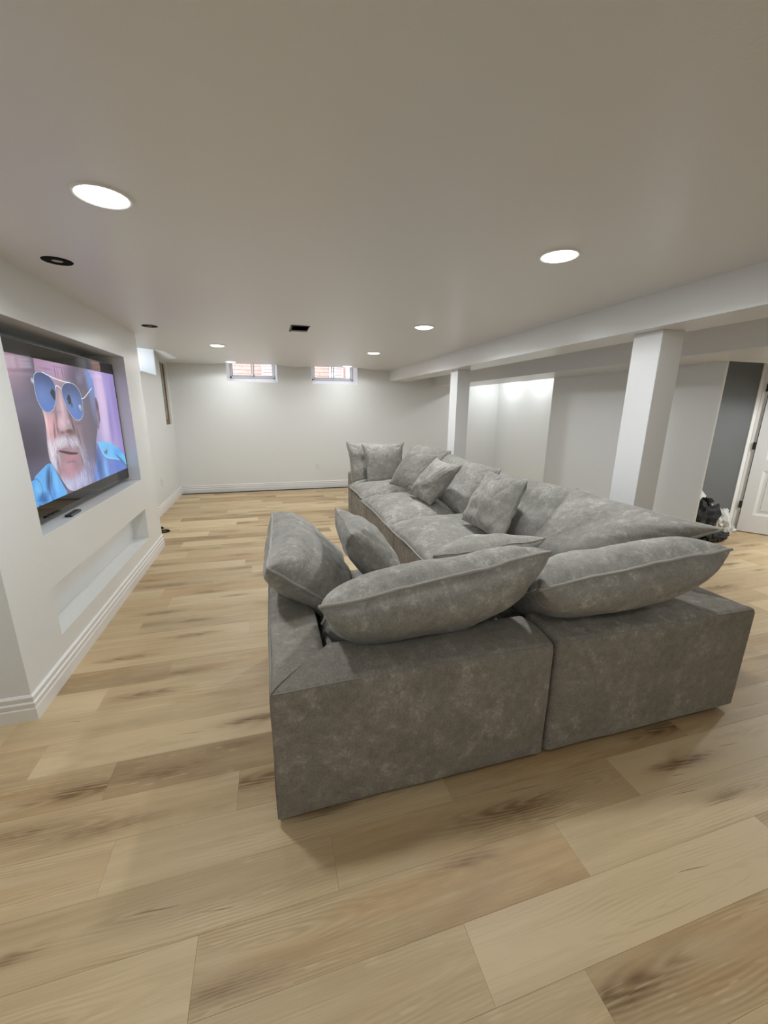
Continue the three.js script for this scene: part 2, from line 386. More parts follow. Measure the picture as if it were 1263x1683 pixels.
// ceiling ----------------------------------------------------------------------------------------
const VENT = [0.247, 0.411, -4.105, -3.80], POCKET = 0.3;
{
  const c = structure('ceiling', 'off white satin ceiling');
  const s = rectShape(XL - 0.0, 4.65, ZB, ZR);
  s.holes.push(rectHole(VENT[0], VENT[1], VENT[2], VENT[3]));
  const g0 = plate(s, 0.05, 'y', CEIL);
  // upward flares of the ceiling over the windows are cut out of the plate as trapezoids
  const p = new THREE.Shape();
  p.moveTo(XL, ZR); p.lineTo(4.65, ZR); p.lineTo(4.65, ZB);
  for (const [a, b] of [...WINS].reverse()) { p.lineTo(b + 0.3, ZB); p.lineTo(b, ZB + POCKET); p.lineTo(a, ZB + POCKET); p.lineTo(a - 0.3, ZB); }
  p.lineTo(XL, ZB);
  p.lineTo(XL, WZ[0] - 0.3); p.lineTo(XL + POCKET, WZ[0]); p.lineTo(XL + POCKET, WZ[1]); p.lineTo(XL, WZ[1] + 0.3);
  p.closePath();
  p.holes.push(rectHole(VENT[0], VENT[1], VENT[2], VENT[3]));
  g0.dispose();
  mesh('drywall', plate(p, 0.05, 'y', CEIL), M.ceiling, c);
  const tri = [];
  const flare = (A, B, C, D, A2, B2) => {             // A,D: feet at the wall; B,C: inner corners; A2,B2: raised corners above the opening
    for (const [p0, p1, p2] of [[A, B, A2], [B, C, B2], [B, B2, A2], [C, D, B2]]) tri.push(p0, p1, p2);
  };
  for (const [a, b] of WINS) flare(V(a - 0.3, CEIL, ZB), V(a, CEIL, ZB + POCKET), V(b, CEIL, ZB + POCKET), V(b + 0.3, CEIL, ZB), V(a, CEIL + 0.12, ZB - 0.001), V(b, CEIL + 0.12, ZB - 0.001));
  flare(V(XL, CEIL, WZ[1] + 0.3), V(XL + POCKET, CEIL, WZ[1]), V(XL + POCKET, CEIL, WZ[0]), V(XL, CEIL, WZ[0] - 0.3), V(XL - 0.001, CEIL + 0.12, WZ[1]), V(XL - 0.001, CEIL + 0.12, WZ[0]));
  const fg = new THREE.BufferGeometry().setFromPoints(tri);
  fg.setAttribute('uv', new THREE.Float32BufferAttribute(new Float32Array(tri.length * 2), 2));
  mesh('window_flare', boxUV(fg), M.ceiling, c);
  mesh('roof_slab', box(XL - 0.35, XR + 0.25, 2.6, 2.75, ZB - 0.35, ZR + 0.25), M.wall, c);
  mesh('low_ceiling', box(3.81, XR, LOW, LOW + 0.05, -2.69, ZR), M.ceiling, c);
  mesh('header', box(3.81, XR, LOW + 0.05, 2.6, -2.69, -2.64), M.wall, c);
  const d = structure('trim_1', 'open duct hole in the ceiling');
  const [x0, x1, z0, z1] = VENT, y0 = CEIL + 0.0, y1 = CEIL + 0.22, t = 0.004;
  mesh('duct_wall', mergeGeometries([box(x0 - t, x0, y0 + 0.012, y1, z0, z1), box(x1, x1 + t, y0 + 0.012, y1, z0, z1), box(x0, x1, y0 + 0.012, y1, z0 - t, z0), box(x0, x1, y0 + 0.012, y1, z1, z1 + t), box(x0, x1, y1, y1 + t, z0, z1)]), M.tin, d);
  mesh('duct_lip', mergeGeometries([box(x0 + 0.001, x0 + 0.016, CEIL - 0.004, CEIL + 0.006, z0, z1), box(x0, x1, CEIL - 0.004, CEIL + 0.006, z1 - 0.014, z1 - 0.001)]), M.tin, d);
}
{
  const b = structure('beam_1', 'white boxed beam under the ceiling');
  mesh('drywall', box(2.293, 2.617, 1.99, CEIL + 0.02, ZB, ZR), M.beam, b);
  const s = structure('beam_2', 'lower boxed duct run beside the beam');
  mesh('drywall', box(3.19, 3.81, LOW, CEIL + 0.02, ZB, ZR), M.beam, s);
}
const columnSpecs = [[-2.325, -2.112, 'white square column under the beam, the nearer one, behind the corner of the sofa'], [-5.186, -4.968, 'white square column under the beam, the farther one, near the back wall']];
for (const [z0, z1, label] of columnSpecs) {
  const c = thing('square_column', label, 'column', 'columns under the beam', [2.49, 0, (z0 + z1) / 2]);
  const h = (z1 - z0) / 2;
  mesh('shaft', boxUV(rbox(-0.09, 0.09, 0, 1.99, -h, h, 0.004)), M.beam, c);
}

// baseboards ----------------------------------------------------------------------------------------
const BASE = [[0, 0], [0.016, 0], [0.016, 0.062], [0.0125, 0.068], [0.0125, 0.083], [0.015, 0.086], [0.015, 0.094], [0.009, 0.1], [0.009, 0.116], [0.0115, 0.119], [0.0115, 0.126], [0.004, 0.134], [0, 0.135]];
function baseboard(path, out) {                      // path of wall points (x,z); out: unit offset direction at each point (mitred)
  const pos = [];
  const at = (i, j) => V(path[i][0] + out[i][0] * BASE[j][0], BASE[j][1], path[i][1] + out[i][1] * BASE[j][0]);
  for (let i = 0; i + 1 < path.length; i++) for (let j = 0; j + 1 < BASE.length; j++) {
    const a = at(i, j), b = at(i + 1, j), c = at(i + 1, j + 1), d = at(i, j + 1);
    pos.push(a, b, c, a, c, d);
  }
  for (const i of [0, path.length - 1]) for (let j = 1; j + 1 < BASE.length; j++) pos.push(at(i, 0), at(i, j), at(i, j + 1));
  const g = new THREE.BufferGeometry().setFromPoints(pos);
  g.computeVertexNormals();
  return boxUV(g);
}
{
  mesh('moulding', baseboard([[XL, BUMP.z1], [BUMP.x, BUMP.z1], [BUMP.x, BUMP.z0]], [[0, 1], [1, 1], [1, 0]]), M.trim, structure('baseboard_media', 'white stepped baseboard round the screen wall'));
  mesh('moulding', baseboard([[XL, BUMP.z0], [XL, ZB], [3.2, ZB], [4.65, ZB]], [[1, 0], [1, 1], [0, 1], [0, 1]]), M.trim, structure('baseboard_back', 'white stepped baseboard along the left and back walls'));
  mesh('moulding', baseboard([[4.65, ZB], [4.65, -4.02]], [[-1, 0], [-1, 0]]), M.trim, structure('baseboard_right', 'white stepped baseboard in the alcove'));
  mesh('moulding', baseboard([[XL, ZR], [XL, BUMP.z1]], [[1, 0], [1, 0]]), M.trim, structure('baseboard_left', 'white stepped baseboard on the near left wall'));
}

// ------------------------------------------------------------------ windows
function windowUnit(name, label, place) {             // built facing +z, x along the wall, y from the sill; place(group)
  const w = structure(name, label);
  const W = 0.835, H = 0.40, D = 0.27;                 // reveal depth to the frame
  const sl = new THREE.BufferGeometry().setFromPoints([V(-W / 2, 0, 0), V(W / 2, 0, 0), V(W / 2 - 0.03, 0.075, -D), V(-W / 2, 0, 0), V(W / 2 - 0.03, 0.075, -D), V(-W / 2 + 0.03, 0.075, -D),
    V(-W / 2, 0, 0), V(-W / 2 + 0.03, 0.075, -D), V(-W / 2 + 0.03, H, -D), V(-W / 2, 0, 0), V(-W / 2 + 0.03, H, -D), V(-W / 2, H, 0),
    V(W / 2, 0, 0), V(W / 2 - 0.03, H, -D), V(W / 2 - 0.03, 0.075, -D), V(W / 2, 0, 0), V(W / 2, H, 0), V(W / 2 - 0.03, H, -D),
    V(-W / 2, H, 0), V(-W / 2 + 0.03, H, -D), V(W / 2 - 0.03, H, -D), V(-W / 2, H, 0), V(W / 2 - 0.03, H, -D), V(W / 2, H, 0)]);
  mesh('reveal_lining', boxUV(sl), M.vinyl, w);
  const fx = W / 2 - 0.03, y0 = 0.075, f = 0.032;
  const fr = [rbox(-fx, fx, y0, y0 + f, -D - 0.05, -D + 0.006), rbox(-fx, fx, H - f, H, -D - 0.05, -D + 0.006), rbox(-fx, -fx + f, y0, H, -D - 0.05, -D + 0.006), rbox(fx - f, fx, y0, H, -D - 0.05, -D + 0.006)];
  mesh('frame', mergeGeometries(fr), M.vinyl, w);
  for (const [a, b, z] of [[-fx + f, 0.03, -D - 0.012], [-0.03, fx - f, -D - 0.034]]) {
    const s = 0.024, sash = [rbox(a, b, y0 + f, y0 + f + s, z - 0.01, z + 0.01), rbox(a, b, H - f - s, H - f, z - 0.01, z + 0.01), rbox(a, a + s, y0 + f, H - f, z - 0.01, z + 0.01), rbox(b - s, b, y0 + f, H - f, z - 0.01, z + 0.01)];
    const m = mesh('sash', mergeGeometries(sash), M.vinyl, w);
    const pane = new THREE.PlaneGeometry(b - a - 2 * s, H - 2 * f - y0 - 2 * s);
    pane.translate((a + b) / 2, (y0 + H) / 2, z);
    mesh('pane', pane, M.glass, m);
  }
  place(w);
}
windowUnit('window_1', 'small high sliding window, the left one in the back wall', (w) => w.position.set((WINS[0][0] + WINS[0][1]) / 2, SILL, ZB));
windowUnit('window_2', 'small high sliding window, the right one in the back wall', (w) => w.position.set((WINS[1][0] + WINS[1][1]) / 2, SILL, ZB));
windowUnit('window_3', 'small high window in the left wall beside the screen wall', (w) => { w.position.set(XL, 1.935, (WZ[0] + WZ[1]) / 2); w.rotation.y = Math.PI / 2; });

// outside: ground and the neighbour's brick wall
{
  const o = structure('ground', 'concrete ground outside the windows');
  mesh('paving', mergeGeometries([box(-4, 5.5, 1.6, 1.70, -9.4, ZB - 0.33), box(-4, XL - 0.33, 1.6, 1.70, ZB - 0.33, -3.5)]), M.mortar, o);
  const b = tag(new THREE.Group(), 'red brick wall of the house next door seen through the back windows', 'brick wall');
  b.name = 'brick_wall'; b.position.set(0.6, 1.7, -9.2); scene.add(b);
  mesh('mortar', box(-2.8, 3.2, 0, 1.75, -0.2, -0.006), M.mortar, b);
  const r = rng(9), gs = [];
  for (let c = 0; c < 23; c++) for (let i = 0; i < 29; i++) {
    const x = -2.8 + i * 0.21 + (c % 2) * 0.105;
    if (x + 0.2 > 3.2) continue;
    const g = new THREE.BoxGeometry(0.198, 0.064, 0.02 + 0.004 * r());
    g.translate(x + 0.1, 0.04 + c * 0.076, 0);
    gs.push(g);
  }
  mesh('bricks', mergeGeometries(gs), M.brick, b).userData.kind = 'stuff';
  const v = thing('wall_vent', 'pale louvred vent on the brick wall outside the left back window', 'vent', null, [0.09, 1.98, -9.185]);
  mesh('frame', mergeGeometries([rbox(-0.13, 0.13, 0, 0.02, 0, 0.03), rbox(-0.13, 0.13, 0.4, 0.42, 0, 0.03), rbox(-0.13, -0.11, 0, 0.42, 0, 0.03), rbox(0.11, 0.13, 0, 0.42, 0, 0.03)]), M.vinyl, v);
  for (let i = 0; i < 6; i++) { const s = new THREE.BoxGeometry(0.22, 0.05, 0.006); s.rotateX(0.6); s.translate(0, 0.05 + i * 0.064, 0.016); mesh('louvre', s, M.vinyl, v); }
  const d = thing('meter_box', 'white utility cabinet on the brick wall outside the right back window', 'cabinet', null, [1.93, 1.72, -9.185]);
  mesh('body', rbox(-0.2, 0.2, 0, 0.75, 0, 0.12, 0.01), M.vinyl, d);
  mesh('door', rbox(-0.17, 0.17, 0.05, 0.7, 0.12, 0.13, 0.004), M.vinyl, d);
  const e = thing('wall_vent', 'pale louvred vent on the brick wall outside the right back window', 'vent', null, [1.52, 1.98, -9.185]);
  mesh('frame', mergeGeometries([rbox(-0.15, 0.15, 0, 0.02, 0, 0.03), rbox(-0.15, 0.15, 0.4, 0.42, 0, 0.03), rbox(-0.15, -0.13, 0, 0.42, 0, 0.03), rbox(0.13, 0.15, 0, 0.42, 0, 0.03)]), M.vinyl, e);
  for (let i = 0; i < 6; i++) { const s = new THREE.BoxGeometry(0.26, 0.05, 0.006); s.rotateX(0.6); s.translate(0, 0.05 + i * 0.064, 0.016); mesh('louvre', s, M.vinyl, e); }
}

// ------------------------------------------------------------------ ceiling lamps
const trimGeo = new THREE.LatheGeometry([[0.076, 0.004], [0.077, -0.002], [0.081, -0.006], [0.088, -0.0065], [0.0915, -0.004], [0.0925, 0.0]].map(([a, b]) => new THREE.Vector2(a, b)), 64);
const lensGeo = new THREE.LatheGeometry([[0.0, -0.016], [0.03, -0.0152], [0.055, -0.0122], [0.069, -0.008], [0.075, -0.003], [0.0765, 0.0]].map(([a, b]) => new THREE.Vector2(a, b)), 48);
function lamp(x, y, z, label, k = 1) {
  const t = thing('recessed_light', label, 'ceiling light', 'round recessed ceiling lights', [x, y, z]);
  mesh('trim_ring', trimGeo, M.trim, t);
  mesh('lens', lensGeo, M.lens, t);
  const a = 0.0765 * Math.sqrt(Math.PI), l = new THREE.RectAreaLight(LAMP_COLOR, LAMP * k * (1 - WIDE), a, a);
  l.position.set(0, -0.0185, 0); l.rotation.x = -Math.PI / 2;
  t.add(l);
  const w = new THREE.SpotLight(LAMP_COLOR, LAMP * k * WIDE * a * a, 0, 1.46, 0.12, 2);      // what the domed lens throws sideways
  w.position.set(0, -0.02, 0); w.target.position.set(0, -1, 0); w.castShadow = true; w.shadow.radius = 2.5;
  t.add(w, w.target);
}
lamp(-0.488, CEIL, -1.774, 'lit round ceiling light, the largest in view, nearest the screen wall', 0.9);
lamp(1.331, CEIL, -1.769, 'lit round ceiling light above the near end of the sofa, right of centre', 1.1);
lamp(1.357, CEIL, -3.52, 'lit round ceiling light above the middle of the sofa, just right of the duct hole', 1.45);
lamp(1.366, CEIL, -5.298, 'lit round ceiling light above the far end of the sofa', 1.4);
lamp(-0.497, CEIL, -5.29, 'lit round ceiling light left of the duct hole, beyond the screen wall', 0.9);
lamp(-0.49, CEIL, -7.075, 'lit round ceiling light directly in front of the left back window', 0.5);
lamp(1.359, CEIL, -7.061, 'lit round ceiling light directly in front of the right back window', 0.5);
lamp(4.32, CEIL, -7.15, 'lit round ceiling light hidden above the bright alcove, by the back wall', ALCOVE);
lamp(4.32, CEIL, -6.25, 'lit round ceiling light hidden above the bright alcove, by the pier', ALCOVE);
lamp(-0.49, CEIL, 0.0, 'lit round ceiling light over the near left floor, out of the picture', 0.28);
lamp(1.36, CEIL, 0.0, 'lit round ceiling light over the near right floor, out of the picture', 0.28);
lamp(-0.49, CEIL, 1.77, 'lit round ceiling light behind the viewer on the left', 0.35);
lamp(1.36, CEIL, 1.77, 'lit round ceiling light behind the viewer on the right', 0.35);
lamp(5.2, LOW, -2.2, 'lit round ceiling light in the low ceiling on the right, nearer the beam', 2.0);
lamp(6.4, LOW, -1.9, 'lit round ceiling light in the low ceiling at the far right', 2.0);

// black rings in the ceiling and on the floor
const ringGeo = new THREE.LatheGeometry([[0.024, 0.004], [0.024, -0.002], [0.027, -0.004], [0.058, -0.004], [0.0635, -0.0025], [0.065, 0.0]].map(([a, b]) => new THREE.Vector2(a, b)), 56);
const puckGeo = new THREE.CircleGeometry(0.024, 32).rotateX(Math.PI / 2);
for (const [x, z, label] of [[-0.94, -2.562, 'black ring fitting with pale centre in the ceiling above the television'], [-0.946, -4.26, 'smaller looking black ring fitting in the ceiling by the far end of the screen wall']]) {
  const t = thing('ring_fitting', label, 'ceiling fitting', 'black ring fittings over the screen wall', [x, CEIL, z]);
  mesh('ring', ringGeo, M.black, t);
  mesh('centre', puckGeo.clone().translate(0, -0.001, 0), M.puck, t).userData.label = 'pale round centre';
}
const looseRing = new THREE.LatheGeometry([[0.034, 0.001], [0.034, 0.011], [0.038, 0.0125], [0.056, 0.0125], [0.062, 0.008], [0.062, 0.001], [0.034, 0.001]].map(([a, b]) => new THREE.Vector2(a, b)), 48);
for (const [x, z, label] of [[-1.297, -5.28, 'nearer black ring lying on the floor past the end of the screen wall'], [-1.40, -5.43, 'half hidden black ring on the floor, behind the other by the screen wall']]) {
  const t = thing('loose_ring', label, 'ring', 'black rings on the floor', [x, 0, z]);
  mesh('ring', looseRing, M.black, t);
}

// ------------------------------------------------------------------ outlets
function outlet(label, place) {
  const t = thing('wall_outlet', label, 'outlet', 'white wall outlets');
  mesh('cover_plate', rbox(-0.038, 0.038, -0.06, 0.06, 0, 0.006, 0.003), M.plate, t);
  for (const y of [-0.027, 0.027]) {
    const s = mesh('socket', rbox(-0.017, 0.017, y - 0.018, y + 0.018, 0.004, 0.009, 0.004), M.plate, t);
    mesh('slots', mergeGeometries([box(-0.008, -0.006, y - 0.004, y + 0.008, 0.008, 0.0095), box(0.006, 0.008, y - 0.004, y + 0.008, 0.008, 0.0095)]), M.button, s);
  }
  place(t);
}
outlet('white double outlet low on the back wall, left of the sofa', (t) => t.position.set(0.883, 0.42, ZB));
outlet('white double outlet low on the left wall, seen edge on', (t) => { t.position.set(XL, 0.42, -6.42); t.rotation.y = Math.PI / 2; });

// ------------------------------------------------------------------ television
function portrait() {
  const W = 1280, H = 600, c = document.createElement('canvas');
  c.width = W; c.height = H;
  const g = c.getContext('2d'), X = (u) => u / 1000 * W, Y = (v) => v / 1000 * H;
  const path = (pts, close = true) => {
    g.beginPath();
    const n = pts.length;
    if (close) {
      const m = (i) => [(pts[i % n][0] + pts[(i + 1) % n][0]) / 2, (pts[i % n][1] + pts[(i + 1) % n][1]) / 2];
      g.moveTo(X(m(0)[0]), Y(m(0)[1]));
      for (let i = 1; i <= n; i++) { const q = m(i); g.quadraticCurveTo(X(pts[i % n][0]), Y(pts[i % n][1]), X(q[0]), Y(q[1])); }
      g.closePath();
    } else { g.moveTo(X(pts[0][0]), Y(pts[0][1])); for (let i = 1; i < n - 1; i++) { const q = [(pts[i][0] + pts[i + 1][0]) / 2, (pts[i][1] + pts[i + 1][1]) / 2]; g.quadraticCurveTo(X(pts[i][0]), Y(pts[i][1]), X(q[0]), Y(q[1])); } g.lineTo(X(pts[n - 1][0]), Y(pts[n - 1][1])); }
  };
  const blob = (u, v, ru, rv, col, a, rot = 0) => {
    g.save(); g.translate(X(u), Y(v)); g.rotate(rot); g.scale(X(ru), Y(rv));
    const q = g.createRadialGradient(0, 0, 0, 0, 0, 1);
    q.addColorStop(0, `rgba(${col},${a})`); q.addColorStop(0.55, `rgba(${col},${a * 0.55})`); q.addColorStop(1, `rgba(${col},0)`);
    g.fillStyle = q; g.beginPath(); g.arc(0, 0, 1, 0, 7); g.fill(); g.restore();
  };
  const r = rng(3);
  // background
  const bg = g.createLinearGradient(0, 0, W, 0);
  bg.addColorStop(0, '#6a5f78'); bg.addColorStop(0.22, '#5b5468'); bg.addColorStop(0.62, '#8d84b4'); bg.addColorStop(0.78, '#b8a6d4'); bg.addColorStop(0.92, '#a493cb'); bg.addColorStop(1, '#9385bd');
  g.fillStyle = bg; g.fillRect(0, 0, W, H);
  blob(60, 60, 200, 260, '205,160,172', 0.8); blob(120, 380, 150, 260, '120,108,128', 0.6); blob(60, 620, 200, 260, '52,48,62', 0.9); blob(170, 560, 120, 250, '62,56,72', 0.7); blob(120, 760, 160, 120, '104,100,122', 0.6);
  blob(800, 230, 70, 420, '224,190,226', 0.75); blob(870, 500, 40, 330, '120,112,180', 0.55, 0.1); blob(960, 330, 45, 420, '140,118,190', 0.6); blob(905, 220, 30, 320, '150,146,215', 0.6); blob(780, 560, 60, 180, '210,190,230', 0.6);
  // head
  const head = [[262, -60], [255, 60], [250, 200], [249, 345], [257, 400], [253, 490], [241, 575], [236, 665], [236, 720], [262, 790], [300, 900], [345, 1010], [560, 1010], [610, 900], [640, 760], [655, 640], [690, 560], [715, 420], [722, 240], [735, 90], [690, 10], [640, -60]];
  path(head); g.fillStyle = '#a08490'; g.fill();
  const hairs = (n, u0, u1, v0, v1, lean, len, light, a0) => { for (let i = 0; i < n; i++) {
    const u = mix(u0, u1, r()), v = mix(v0, v1, r());
    g.strokeStyle = r() < light ? `rgba(236,236,248,${a0 * (0.4 + 0.6 * r())})` : `rgba(92,84,108,${a0 * (0.3 + 0.6 * r())})`;
    g.lineWidth = 0.8 + 1.1 * r(); g.beginPath(); g.moveTo(X(u), Y(v)); g.lineTo(X(u + lean + (r() - 0.5) * 10), Y(v + len * (0.5 + 0.7 * r()))); g.stroke();
  } };
  g.save(); path(head); g.clip();
  blob(650, 420, 150, 900, '84,78,104', 1); blob(640, 520, 130, 500, '88,80,100', 0.9); blob(560, 560, 110, 380, '108,96,112', 0.85);
  blob(705, 110, 60, 240, '92,140,220', 0.9); blob(690, 300, 40, 200, '104,124,180', 0.75);
  blob(390, 40, 170, 130, '190,160,198', 0.95); blob(330, 90, 80, 110, '176,142,176', 0.7); blob(550, 110, 110, 170, '82,76,100', 0.95); blob(590, 90, 46, 70, '146,144,170', 0.55); blob(690, 60, 50, 120, '110,150,216', 0.5);
  for (const [u, a] of [[392, 0.8], [412, 0.5], [448, 0.8], [470, 0.4]]) blob(u, 75, 4, 70, '92,66,84', a);
  blob(330, 60, 60, 10, '140,108,140', 0.6); blob(430, 30, 80, 9, '136,108,142', 0.5);
  // lit cheek
  blob(285, 470, 56, 190, '226,172,178', 1); blob(300, 600, 55, 120, '198,148,156', 0.75); blob(262, 440, 16, 130, '246,212,216', 0.8);
  blob(470, 560, 80, 200, '146,120,130', 0.8); blob(500, 470, 50, 90, '128,106,120', 0.8);
  // nose
  blob(392, 380, 50, 210, '196,164,176', 0.98, 0.05); blob(398, 320, 18, 150, '218,190,200', 0.8, 0.05); blob(372, 455, 44, 66, '222,192,202', 0.95); blob(352, 475, 20, 44, '206,168,178', 0.9); blob(432, 470, 32, 52, '168,142,156', 0.95); blob(424, 450, 14, 30, '206,184,196', 0.8);
  blob(448, 360, 20, 170, '78,64,80', 0.85, -0.16); blob(462, 500, 12, 70, '70,54,66', 0.8, -0.2); blob(338, 410, 10, 110, '120,88,98', 0.7, 0.2);
  blob(420, 524, 40, 22, '70,44,46', 0.95); blob(366, 528, 26, 16, '112,76,84', 0.8); blob(438, 540, 44, 30, '96,72,62', 0.75); blob(332, 505, 9, 40, '100,66,76', 0.7);
  blob(306, 520, 10, 110, '112,80,92', 0.85, 0.22); blob(502, 640, 10, 190, '70,60,76', 0.85, -0.28); blob(520, 620, 12, 170, '150,130,144', 0.5, -0.28);
  blob(340, 370, 70, 14, '150,116,128', 0.6); blob(520, 470, 60, 14, '90,78,96', 0.6);
  // moustache, beard at the sides, chin
  blob(350, 596, 64, 56, '206,202,216', 0.95); blob(440, 610, 56, 60, '182,178,198', 0.9); blob(286, 640, 34, 110, '214,206,216', 0.9); blob(500, 720, 30, 150, '168,166,192', 0.85); blob(258, 650, 20, 150, '230,230,244', 0.95); blob(268, 760, 30, 80, '210,214,236', 0.8);
  blob(390, 590, 10, 50, '110,90,96', 0.5);
  blob(330, 940, 110, 120, '192,202,240', 0.98); blob(460, 940, 130, 130, '166,174,226', 0.95); blob(570, 830, 60, 220, '110,108,146', 0.85); blob(540, 900, 70, 140, '130,134,186', 0.7);
  blob(385, 800, 104, 108, '176,128,142', 1); blob(370, 860, 84, 60, '188,140,154', 0.85); blob(440, 790, 60, 90, '150,112,128', 0.7); blob(360, 790, 50, 60, '194,150,164', 0.6);
  path([[300, 652], [330, 660], [352, 668], [400, 688], [470, 708], [452, 718], [400, 712], [352, 690], [318, 672]]); g.fillStyle = '#4e2a36'; g.fill();
  blob(345, 652, 50, 12, '150,98,110', 0.7, 0.1); blob(395, 728, 76, 22, '190,124,140', 0.95, 0.08); blob(390, 764, 56, 12, '104,70,84', 0.55, 0.06);
  blob(288, 735, 12, 95, '98,66,78', 0.85, 0.12); blob(486, 790, 9, 90, '90,76,96', 0.75, -0.25); blob(300, 670, 12, 24, '90,56,66', 0.7);
  hairs(260, 300, 400, 556, 600, -16, 60, 0.75, 0.55); hairs(200, 395, 480, 565, 615, 14, 66, 0.62, 0.5); hairs(160, 262, 312, 590, 720, -5, 80, 0.7, 0.5); hairs(140, 484, 540, 640, 820, 9, 80, 0.5, 0.45); hairs(120, 240, 270, 560, 720, -3, 70, 0.85, 0.5);
  hairs(420, 268, 500, 850, 960, 2, 80, 0.72, 0.5); hairs(200, 480, 610, 780, 960, 6, 90, 0.45, 0.4); hairs(160, 300, 470, 740, 860, 2, 26, 0.5, 0.22); hairs(110, 560, 700, 60, 420, 10, 60, 0.4, 0.16);
  for (let i = 0; i < 5200; i++) { const u = 240 + 480 * r(), v = 1000 * r(); g.fillStyle = r() < 0.5 ? `rgba(255,235,235,${0.07 * r()})` : `rgba(40,25,40,${0.10 * r()})`; g.fillRect(X(u), Y(v), 1 + 2.5 * r(), 1 + 2.5 * r()); }
  g.restore();
  path([[256, 60], [250, 200], [249, 345], [257, 400], [253, 490], [241, 575], [236, 665], [236, 720]], false); g.strokeStyle = 'rgba(240,225,232,0.5)'; g.lineWidth = 2; g.stroke();
  // ear
  path([[708, 250], [735, 238], [750, 290], [750, 360], [738, 460], [715, 530], [695, 555], [700, 420]]); g.fillStyle = '#6d5f7e'; g.fill();
  blob(730, 320, 14, 66, '44,32,44', 0.95); blob(714, 420, 11, 60, '150,124,136', 0.8); blob(738, 430, 8, 60, '70,54,70', 0.8); blob(718, 500, 12, 40, '168,138,150', 0.75); blob(706, 300, 8, 60, '120,112,150', 0.8);
  // shirt
  path([[672, 640], [655, 730], [628, 800], [590, 920], [545, 1020], [1020, 1030], [1030, 880], [880, 730], [786, 676]]); g.fillStyle = '#5f7fc8'; g.fill();
  blob(650, 850, 40, 220, '52,82,140', 0.95); blob(720, 930, 40, 160, '118,190,246', 0.9); blob(820, 930, 110, 110, '98,116,206', 0.8); blob(605, 960, 20, 160, '110,150,230', 0.8);
  path([[672, 640], [786, 672], [881, 726], [1012, 872], [1030, 985], [913, 874], [754, 829], [710, 781], [690, 719]]); g.fillStyle = '#69bdf0'; g.fill();
  g.strokeStyle = '#8fdcff'; g.lineWidth = 5; path([[672, 648], [690, 722], [712, 784], [756, 830], [913, 876], [1015, 972]], false); g.stroke();
  blob(780, 740, 90, 60, '90,170,240', 0.6); blob(900, 800, 90, 60, '60,140,235', 0.5); blob(930, 890, 90, 24, '40,50,90', 0.7, 0.5); blob(748, 758, 24, 36, '40,60,96', 0.95); blob(744, 742, 13, 20, '180,208,226', 1);
  path([[238, 718], [170, 762], [99, 812], [96, 1020], [330, 1030], [290, 910], [262, 800]]); g.fillStyle = '#62aef0'; g.fill();
  path([[-10, 890], [60, 842], [120, 805], [150, 860], [150, 940], [100, 1020], [-10, 1030]]); g.fillStyle = '#5aa6ea'; g.fill();
  blob(205, 850, 26, 130, '40,66,110', 0.95, 0.35); blob(150, 960, 40, 60, '40,80,140', 0.8); blob(250, 880, 20, 120, '120,200,255', 0.8); blob(130, 880, 30, 60, '120,205,250', 0.8); blob(60, 900, 60, 80, '104,190,250', 0.7); blob(215, 960, 20, 90, '60,120,210', 0.8);
  for (let i = 0; i < 1500; i++) { const left = r() < 0.4, u = left ? 250 * r() : 560 + 440 * r(), v = 660 + 340 * r(), k = g.getImageData(Math.min(W - 1, X(u)) | 0, Math.min(H - 1, Y(v)) | 0, 1, 1).data; if (k[2] > k[0] + 50) { g.strokeStyle = r() < 0.5 ? 'rgba(190,230,255,0.16)' : 'rgba(20,50,110,0.16)'; g.lineWidth = 1; g.beginPath(); g.moveTo(X(u), Y(v)); g.lineTo(X(u + 4), Y(v + 18 + 20 * r())); g.stroke(); } }
  g.strokeStyle = 'rgba(30,60,120,0.7)'; g.lineWidth = 3; path([[100, 815], [126, 800], [152, 850], [152, 935], [128, 955]], false); g.stroke(); path([[238, 722], [214, 790], [190, 890], [205, 1000]], false); g.stroke(); path([[640, 770], [628, 860], [600, 960]], false); g.stroke(); path([[700, 800], [690, 900], [700, 1000]], false); g.stroke();
  g.strokeStyle = 'rgba(170,220,255,0.7)'; g.lineWidth = 2; path([[244, 724], [222, 800], [204, 890], [222, 1000]], false); g.stroke(); path([[712, 810], [702, 900], [714, 1000]], false); g.stroke();
  // sunglasses
  const lensL = [[243, 108], [273, 88], [310, 90], [351, 112], [373, 154], [374, 195], [368, 257], [347, 318], [322, 360], [290, 378], [264, 365], [244, 330], [231, 285], [229, 219], [233, 153]];
  const lensR = [[463, 143], [506, 138], [546, 154], [575, 199], [585, 253], [581, 330], [571, 399], [545, 436], [512, 445], [485, 433], [456, 395], [434, 330], [418, 261], [417, 198], [438, 159]];
